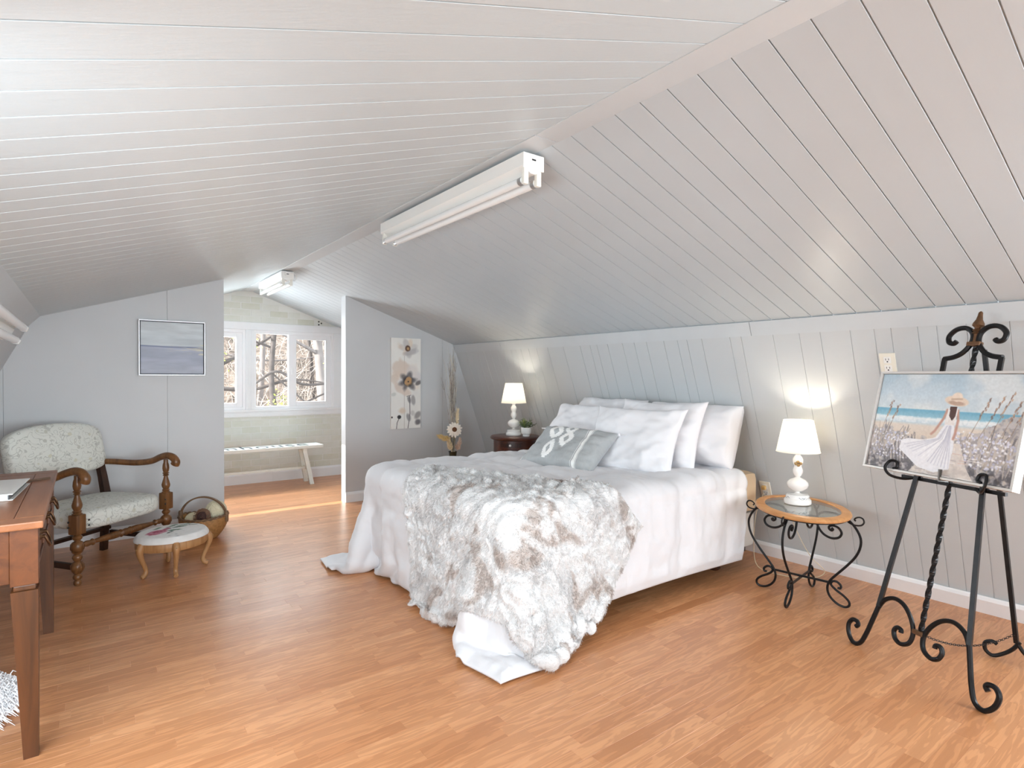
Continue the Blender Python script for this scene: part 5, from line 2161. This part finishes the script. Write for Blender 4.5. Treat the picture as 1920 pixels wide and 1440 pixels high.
for ang_ in (-2.95, -1.92, -.42, 1.25):
    a = ang_
    rr = [(.182, .205), (.192, .185), (.196, .160), (.186, .120), (.168, .075), (.160, .045), (.168, .022), (.186, .012)]
    k_ = (sa_ * sb_) / math.hypot(sb_ * math.cos(a), sa_ * math.sin(a)) / .195
    pts = [(r * k_ * math.cos(a), r * k_ * math.sin(a), z) for r, z in rr]
    lg = MB().tube(catmull(pts, 4), [.019, .019, .020, .0205, .021, .021, .021, .020, .019, .018, .017, .016, .015, .014, .0135, .013, .012, .012, .012, .0125, .013, .0135, .014, .014, .014, .0145, .0145, .014, .012][:29], 10).build('leg', M_PINE, stool, True)
    MB().blob((.201 * k_ * math.cos(a) * 1.07, .201 * k_ * math.sin(a) * 1.07, .183), (.004, .004, .004), 8, 5).build('screw', mat('brass_screw', (170, 140, 90), .35, .7), lg, True)

# ------------------------------------------------------------------ wicker basket with yarn
BX, BY = .695, 4.715
M_WICK = mat('golden_wicker', (168, 122, 72), .55, var=.25, vscale=60, bump=.3, bscale=120)
M_WICKD = mat('brown_handle', (120, 92, 66), .6, var=.2, vscale=50, bump=.3, bscale=120)
bsk = thing('wicker_basket', 'round golden wicker basket with a tall hoop handle against the left partition', 'basket', (BX, BY, 0), -.62)
nzr, nar = 26, 96
PP = np.zeros((nzr * 2, nar, 3))
for i in range(nzr * 2):
    out = i < nzr
    t = i / (nzr - 1) if out else (2 * nzr - 1 - i) / (nzr - 1)
    r = .088 + .078 * math.sin(min(1, t * 1.05) * PI * .5) ** .9 - .006 * t * t
    z = .003 + .150 * t
    for k in range(nar):
        a = 2 * PI * k / nar
        wv_ = .0035 * math.sin(k * PI / 2 + (PI if (i // 1) % 2 else 0)) if out else 0
        rr = (r + wv_) if out else r - .008
        PP[i, k] = (rr * 1.02 * math.cos(a), rr * .9 * math.sin(a), z + (.0 if out else .0025) + .014 * math.cos(a) ** 2 * t)
grid_mesh('woven_body', PP, M_WICK, bsk, loopu=True, smooth=False)
MB().lathe([(0, .004), (.085, .004), (.085, .008), (0, .008)], 32).build('woven_floor', M_WICK, bsk)
n_ = 96
for ph_ in (0, PI):
    MB().tube([((.163 + .005 * math.cos(i * .9 + ph_)) * math.cos(2 * PI * i / n_), (.144 + .005 * math.cos(i * .9 + ph_)) * math.sin(2 * PI * i / n_), .156 + .014 * math.cos(2 * PI * i / n_) ** 2 + .005 * math.sin(i * .9 + ph_)) for i in range(n_ + 1)], .0055, 6).build('braided_rim', M_WICKD, bsk, True)
MB().tube([(.168 * math.cos(PI * i / 30), .0, .150 + .150 * math.sin(PI * i / 30)) for i in range(31)], .0095, 8, section=(.55, 1)).build('handle', M_WICKD, bsk, True)
for s in (-1, 1):
    MB().lathe([(.012, .12), (.015, .13), (.015, .19), (.012, .20)], 10, (.166 * s, 0, 0)).build('handle_binding', M_WICKD, bsk, True)


def yarn_ball(label, c, r, material, seed):
    R4 = random.Random(seed)
    t = thing('yarn_ball', label, 'yarn', c, 0, 'balls in the wicker basket')
    MB().blob((0, 0, 0), r * .965, 24, 16).build('core', material, t, True)
    w = MB()
    for k in range(26):
        ax_ = Vector((R4.gauss(0, 1), R4.gauss(0, 1), R4.gauss(0, 1))).normalized()
        u_ = ax_.orthogonal().normalized()
        v_ = ax_.cross(u_)
        w.tube([(u_ * math.cos(2 * PI * i / 22) + v_ * math.sin(2 * PI * i / 22)) * r * .985 for i in range(23)], r * .035, 5, cap=False)
    w = w.build('yarn_wraps', material, t, True, False)
    w['kind'] = 'stuff'


M_YARN = mat('cream_yarn', (222, 214, 186), .9, var=.04, bump=.4, bscale=150)
rtv = Vector((.80, -.597, 0))
cb = Vector((BX, BY, 0))
yarn_ball('large cream yarn ball at the top of the wicker basket', cb + rtv * .075 + Vector((.02, .03, .195)), .072, M_YARN, 1)
yarn_ball('smaller cream yarn ball low under the basket handle', cb - rtv * .075 + Vector((.0, .0, .128)), .058, M_YARN, 2)
# coil of brown raffia
rf_ = thing('raffia_coil', 'dark brown coil of raffia strands spilling over the basket rim', 'yarn', cb + rtv * .02 + Vector((-.05, -.075, .175)))
cd = Vector((-.55, -.75, .12)).normalized()
cu = cd.cross(Vector((0, 0, 1))).normalized()
cv = cu.cross(cd).normalized()
R4 = random.Random(5)
for k in range(12):
    r0 = .008 + .0042 * k
    off = -.0035 * k
    w = MB().tube([cd * (off + R4.uniform(-.003, .003)) + (cu * math.cos(2 * PI * i / 18) + cv * math.sin(2 * PI * i / 18)) * r0 * R4.uniform(.93, 1.07) for i in range(19)], .0042, 6)
    w.build('coil_strand', mat('dark_raffia', (76, 48, 42), .7) if k < 7 else mat('brown_raffia', (124, 92, 72), .7), rf_, True)
for k in range(16):
    a = R4.uniform(-.9, 1.3)
    p = (cu * math.cos(a) + cv * math.sin(a)) * .048
    MB().tube(catmull([p + cd * .005, p * 1.15 - cd * .03, p * 1.1 - cd * .06 + rtv * .03 + Vector((0, 0, -.01))], 4), .0028, 5).build('loose_strand', mat('brown_raffia', (132, 98, 76), .7), rf_, True)

# ------------------------------------------------------------------ writing desk
M_DESK = wood('cherry_stain', (80, 43, 19), (108, 61, 29), .38, 2.5, 1, 1.2)
M_DESKT = wood('cherry_top', (132, 82, 50), (160, 104, 68), .36, 2.5, 1, 1.2)
M_DESKL = wood('cherry_leg', (64, 38, 20), (98, 58, 30), .36, 3, 2, 1.2)
M_BRASS = mat('antique_brass', (92, 66, 44), .4, .7, var=.2, vscale=50)
DX0, DX1, DY0, DY1 = -.60, -.105, 2.285, 3.455
desk = thing('writing_desk', 'worn cherry writing desk with tapered legs and brass pulls beside the armchair', 'desk', (DX1, DY0, 0))
W_, L_ = DX1 - DX0, DY1 - DY0
MB().box((-W_, 0, .722), (0, .085, .745), .004).build('top_plank', M_DESKT, desk)
MB().box((-W_, L_ - .085, .722), (0, L_, .745), .004).build('top_plank', M_DESKT, desk)
MB().box((-.075, .0857, .722), (0, L_ - .0857, .745), .004).build('top_plank', M_DESKT, desk)
MB().box((-W_, .0857, .722), (-.0757, L_ - .0857, .7445), .003).build('top_plank', M_DESKT, desk)
for (x, y) in ((-.047, .050), (-.047, L_ - .050), (-W_ + .047, .050), (-W_ + .047, L_ - .050)):
    lg = MB()
    lg.box((x - .034, y - .034, .548), (x + .034, y + .034, .7215), .002)
    lg.build('leg_block', M_DESK, desk)
    b_ = MB().box((x - .027, y - .027, .530), (x + .027, y + .027, .5478), .004)
    b_.build('leg_collar', M_DESKL, desk)
    MB().frustum((x + (.012 if x > -.2 else -.012), y, 0), (.0185, .0185), (x, y, .5298), (.033, .033)).build('leg', M_DESKL, desk)
MB().box((-W_ + .082, .030, .555), (-.082, .050, .7215), .002).build('end_panel', M_DESK, desk)
MB().box((-W_ + .082, L_ - .050, .555), (-.082, L_ - .030, .7215), .002).build('end_panel', M_DESK, desk)
MB().box((-W_ + .03, .085, .555), (-W_ + .05, L_ - .085, .7215), .002).build('rear_panel', M_DESK, desk)
ndr = 3
dl_ = (L_ - .17) / ndr
for i in range(ndr):
    y0, y1 = .085 + i * dl_ + .004, .085 + (i + 1) * dl_ - .004
    d_ = MB().box((-.050, y0, .560), (-.022, y1, .7205), .003).build('drawer', M_DESK, desk)
    for (ya, yb, za, zb) in ((y0 + .02, y1 - .02, .578, .586), (y0 + .02, y1 - .02, .695, .703), (y0 + .02, y0 + .028, .586, .695), (y1 - .028, y1 - .02, .586, .695)):
        MB().box((-.022, ya, za), (-.016, yb, zb), .002).build('moulding', M_DESK, d_)
    yc = (y0 + y1) / 2
    for s in (-1, 1):
        MB().lathe([(.014, 0), (.012, .004), (.006, .010), (.006, .018)], 12, (-.0219, yc + s * .04, .650), Matrix(((0, 0, 1), (0, 1, 0), (-1, 0, 0))).to_4x4()).build('pull_rosette', M_BRASS, d_, True)
    MB().tube(catmull([(-.006, yc - .042, .652), (.004, yc - .040, .628), (.008, yc - .02, .612), (.009, yc, .615), (.008, yc + .02, .612), (.004, yc + .040, .628), (-.006, yc + .042, .652)], 4), .0042, 8).build('bail_pull', M_BRASS, d_, True)
# white binder and pen on the desk
bd = thing('white_binder', 'closed white binder lying on the worn wooden desk', 'binder', (-.36, 2.905, .7455), math.radians(-4))
MB().box((-.14, -.185, 0), (.165, .185, .003), .001).build('back_cover', M_WHITE, bd)
MB().box((-.135, -.178, .0031), (.150, .178, .020), .001).build('paper_block', mat('paper_edges', (226, 226, 222), .8), bd)
MB().box((-.14, -.185, .0201), (.165, .185, .0235), .001).build('front_cover', M_WHITE, bd)
MB().box((.1505, -.182, .0031), (.1535, .182, .0200), .0005).build('dark_lining', mat('binder_lining', (92, 94, 98), .6), bd)
o = MB().tube([(-.06, 0, .005), (.06, 0, .005)], .0045, 10).build('pen', mat('bronze_pen', (96, 74, 58), .35), None, True)
o.location = (-.172, 3.14, .7455)
o.rotation_euler = (0, 0, math.radians(35))
tag(o, 'slim bronze pen lying on the desk at the corner of the white binder', 'pen')

# ------------------------------------------------------------------ shaggy white rug under the desk
rug = thing('shaggy_rug', 'white shaggy fur rug on the floor underneath the writing desk', 'rug', (-.455, 2.76, 0))
MB().lathe([(0, .002), (.25, .002), (.245, .014), (.15, .03), (0, .04)], 40).build('rug_backing', mat('rug_backing', (230, 230, 228), .9), rug, True)
R4 = random.Random(2)
pile = MB()
for i in range(2600):
    a, r = R4.uniform(0, 2 * PI), .26 * math.sqrt(R4.random())
    if a > 1.9 and a < 4.2 and r > .12:
        continue
    b_ = Vector((r * math.cos(a), r * math.sin(a), .012 + .03 * (1 - (r / .26) ** 2)))
    o_ = Vector((math.cos(a + R4.uniform(-.7, .7)), math.sin(a + R4.uniform(-.7, .7)), 0))
    L = R4.uniform(.03, .06)
    h1 = Vector((0, 0, R4.uniform(.008, .03)))
    pts = [b_, b_ + o_ * L * .45 + h1, b_ + o_ * L + h1 * .2]
    pts[2].z = max(.003, pts[2].z - .01)
    pile.tube(pts, [.0028, .0026, .0008], 3, cap=False)
pl_ = pile.build('rug_pile', mat('white_shag', (240, 240, 242), .9), rug, False, False)
pl_['kind'] = 'stuff'

# ------------------------------------------------------------------ farmhouse bench in the alcove
M_BENCH = mat('chipped_white_paint', (226, 229, 222), .5, var=.05, vscale=14, bump=.15, bscale=40)
bn = thing('farmhouse_bench', 'white painted plank bench lettered farmhouse, under the far windows', 'bench', (1.36, 6.47, 0))
BL2 = .762
MB().box((-BL2, -.125, .395), (BL2, .125, .428), .004).build('seat', M_BENCH, bn)
for s in (-1, 1):
    for t in (-1, 1):
        MB().frustum((s * .640, t * .105, 0), (.021, .018), (s * .565, t * .07, .3945), (.021, .018)).build('leg', M_BENCH, bn)
    MB().box((s * .607 - .012, -.078, .155), (s * .607 + .012, .078, .190), .003).build('end_rail', M_BENCH, bn)
    MB().box((s * .570 - .02, -.10, .365), (s * .570 + .02, .10, .3948), .003).build('cleat', M_BENCH, bn)
MB().box((-.594, -.016, .160), (.594, .016, .186), .003).build('stretcher', M_BENCH, bn)
fc_ = bpy.data.curves.new('lettering', 'FONT')
fc_.body = 'farmhouse'
fc_.align_x, fc_.align_y = 'CENTER', 'CENTER'
fc_.size = .36
fc_.space_character = 1.1
fc_.extrude = .0006
fo = bpy.data.objects.new('lettering_tmp', fc_)
COL.objects.link(fo)
dg = bpy.context.evaluated_depsgraph_get()
me = bpy.data.meshes.new_from_object(fo.evaluated_get(dg))
bpy.data.objects.remove(fo)
me.materials.append(mat('charcoal_lettering', (58, 66, 70), .6))
fo = bpy.data.objects.new('lettering', me)
COL.objects.link(fo)
fo.parent = bn
fo.location = (.0, -.005, .4288)
fo.scale = (.74, 1, 1)

# three-hole hook plate high on the far wall
hk = MB()
hk.box((-.028, -.008, -.028), (.028, 0, .028), .003)
hk = thing('wall_hook', 'tiny three-dot hook plate on the brick under the far right roof slope', 'hook', (2.225, Y1 - .0042, 1.805))
MB().box((-.03, -.003, -.032), (.03, 0, .032), .001).build('plate', M_BRICK, hk)
for dx, dz in ((-.016, .018), (-.016, -.018), (.014, .0)):
    MB().blob((dx, -.006, dz), (.009, .007, .009), 8, 6).build('stud', M_DARK, hk, True)

# ------------------------------------------------------------------ outside: wooded winter hillside
g = NT('leaf_litter')
geo = g.add('ShaderNodeNewGeometry')
n1 = g.noise(geo.outputs['Position'], 5, 6, .7, .5)
n2 = g.noise(geo.outputs['Position'], 26, 4, .7)
ca = g.ramp(n1, [(.34, lin((70, 66, 62))), (.55, lin((140, 127, 118))), (.7, lin((172, 160, 150)))])
cb_ = g.ramp(n2, [(.35, (.45, .43, .42)), (.6, (1.1, 1.08, 1.05))])
g.base(g.mix(.8, ca, cb_, 'MULTIPLY'))
g.set(Roughness=.95)
M_LIT = g.m
hx_, hy_ = np.meshgrid(np.linspace(-9, 14, 90), np.linspace(0, 1, 60))
yy_ = 7.6 + hy_ * 20
zz_ = -2.6 + np.clip((yy_ - 9.2), 0, None) * .62 + fbm(np.stack([hx_, yy_, 0 * hx_], -1), .8, 2, 3) * .25
hill = grid_mesh('hillside', np.stack([hx_, yy_, zz_], -1), M_LIT)
hill['kind'] = 'structure'
hill['label'] = 'steep leaf-covered hillside outside the far windows'


def hill_z(x, y):
    return -2.6 + max(0, y - 9.2) * .62


M_BARK = mat('grey_bark', (128, 122, 120), .9, var=.25, vscale=9, bump=.5, bscale=30, stretch=(1, 1, .25))
M_BARKD = mat('dark_bark', (84, 78, 76), .9, var=.25, vscale=9)
M_BARKW = mat('pale_bark', (186, 180, 176), .9, var=.15, vscale=9)
R4 = random.Random(21)


def tree(label, x, y, h, r, lean_, material, seed, branches=6):
    R5 = random.Random(seed)
    t = thing('bare_tree', label, 'tree', (x, y, hill_z(x, y) - .1), 0, 'bare trees on the hillside')
    pts = [(lean_ * k / 6 * h * .1 + R5.uniform(-.06, .06) * (k > 0), R5.uniform(-.06, .06) * (k > 0), h * k / 6) for k in range(7)]
    tp = catmull(pts, 4)
    MB().tube(tp, [r * (1 - .6 * i / 24) for i in range(25)], 10).build('trunk', material, t, True)
    for b in range(branches):
        i = R5.randint(5, 22)
        p = Vector(tp[i])
        a = R5.choice([0, PI]) + R5.uniform(-.7, .7)
        L = R5.uniform(.8, 2.2)
        d = Vector((math.cos(a), math.sin(a) * .6, R5.uniform(.0, .7)))
        q = [p, p + d * L * .35 + Vector((0, 0, R5.uniform(-.1, .15))), p + d * L * .7 + Vector((0, 0, R5.uniform(-.15, .2))), p + d * L]
        MB().tube(catmull(q, 4), [r * .32 * (1 - .75 * k / 12) for k in range(13)], 6).build('branch', material, t, True)


TR = [('grey leaning tree trunk framed by the right pane of the far window', 3.95, 11.3, 6.0, .13, -.9, M_BARK, 1),
      ('pale upright tree trunk near the right edge of the far window', 5.25, 12.6, 7.0, .16, .1, M_BARKW, 2),
      ('dark slender tree trunk behind the left pane of the right window', 2.62, 10.6, 6.0, .07, .25, M_BARKD, 3),
      ('dark tree trunk behind the pane nearest the left partition', 1.62, 10.8, 6.5, .13, .1, M_BARKD, 4),
      ('thin grey sapling high on the hillside', 3.2, 14.0, 6.0, .07, .4, M_BARK, 5),
      ('thin dark sapling uphill of the pale trunk', 4.6, 14.6, 6.0, .06, -.5, M_BARKD, 6)]
for a in TR:
    tree(*a)
br = MB().tube(catmull([(1.2, 9.3, 1.05), (1.9, 9.25, 1.0), (2.35, 9.2, 1.25), (2.75, 9.2, 1.05), (3.3, 9.2, 1.08), (3.9, 9.2, 1.1), (4.6, 9.2, 1.0)], 6), .02, 6)
br.tube(catmull([(2.3, 9.22, 1.22), (2.55, 9.3, 1.0), (2.85, 9.35, .75)], 5), .014, 6)
o = br.build('fallen_branch', M_BARKD, None, True)
tag(o, 'long dark wavy branch crossing in front of the hillside at window height', 'branch')
# undergrowth twigs
und = MB()
for i in range(2300):
    y = 9.3 + 6.5 * R4.random() ** 1.3
    x = R4.uniform(.8, 6.5) + (y - 9) * .25
    z = hill_z(x, y)
    L = R4.uniform(.3, 1.0)
    a = R4.uniform(0, 2 * PI)
    el = R4.uniform(.0, 1.5)
    d = Vector((math.cos(a) * math.cos(el), math.sin(a) * math.cos(el) * .5, math.sin(el)))
    p = Vector((x, y, z + R4.uniform(-.05, .9 if y > 10.5 else 1.6)))
    q = [p, p + d * L * .5 + Vector((R4.uniform(-.08, .08), 0, R4.uniform(-.08, .08))), p + d * L]
    r = R4.uniform(.004, .012)
    und.tube(q, [r, r * .8, r * .4], 3, cap=False)
o = und.build('undergrowth', mat('pale_twigs', (178, 168, 160), .9, var=.5, vscale=2), None, False, False)
tag(o, 'tangle of bare pale undergrowth twigs on the hillside', 'undergrowth', None, 'stuff')
lv = MB()
for (cx, cy, cz) in ((2.60, 9.9, .72), (2.05, 9.9, 1.75), (1.62, 9.8, 1.55), (3.75, 10.4, 1.35)):
    for i in range(60):
        p = Vector((cx + R4.gauss(0, .09), cy + R4.gauss(0, .1), cz + R4.gauss(0, .09)))
        u_ = Vector((R4.gauss(0, 1), R4.gauss(0, 1), R4.gauss(0, 1))).normalized() * .022
        w_ = u_.orthogonal().normalized() * .013
        lv._add([p - u_, p + w_, p + u_, p - w_], [(0, 1, 2, 3)])
o = lv.build('new_leaves', mat('spring_green', (170, 184, 84), .7), None, False, False)
tag(o, 'sparse yellow-green new leaves among the bare twigs', 'leaves', None, 'stuff')
# unseen hedge-shaped sun blocker added outside the left slope: keeps low sun off the desk window
hu, hv = np.meshgrid(np.linspace(0, 2 * PI, 60), np.linspace(0, 1, 40))
HP = np.stack([-4.2 + .8 * np.cos(hu) * np.sqrt(np.clip(1.02 - hv ** 3, 0, 1)), 1.4 + 3.1 * np.sin(hu) * np.sqrt(np.clip(1.02 - hv ** 3, 0, 1)), -3 + hv * 7.5], -1)
HP += fbm(HP, 3, 4, 3)[..., None] * .18
hd = grid_mesh('sun_blocker_hedge', HP, mat('sun_blocker_green', (54, 70, 50), .9, var=.4, vscale=8, bump=.8, bscale=20))
tag(hd, 'unseen dark green sun blocker added outside the left slope window', 'hedge')
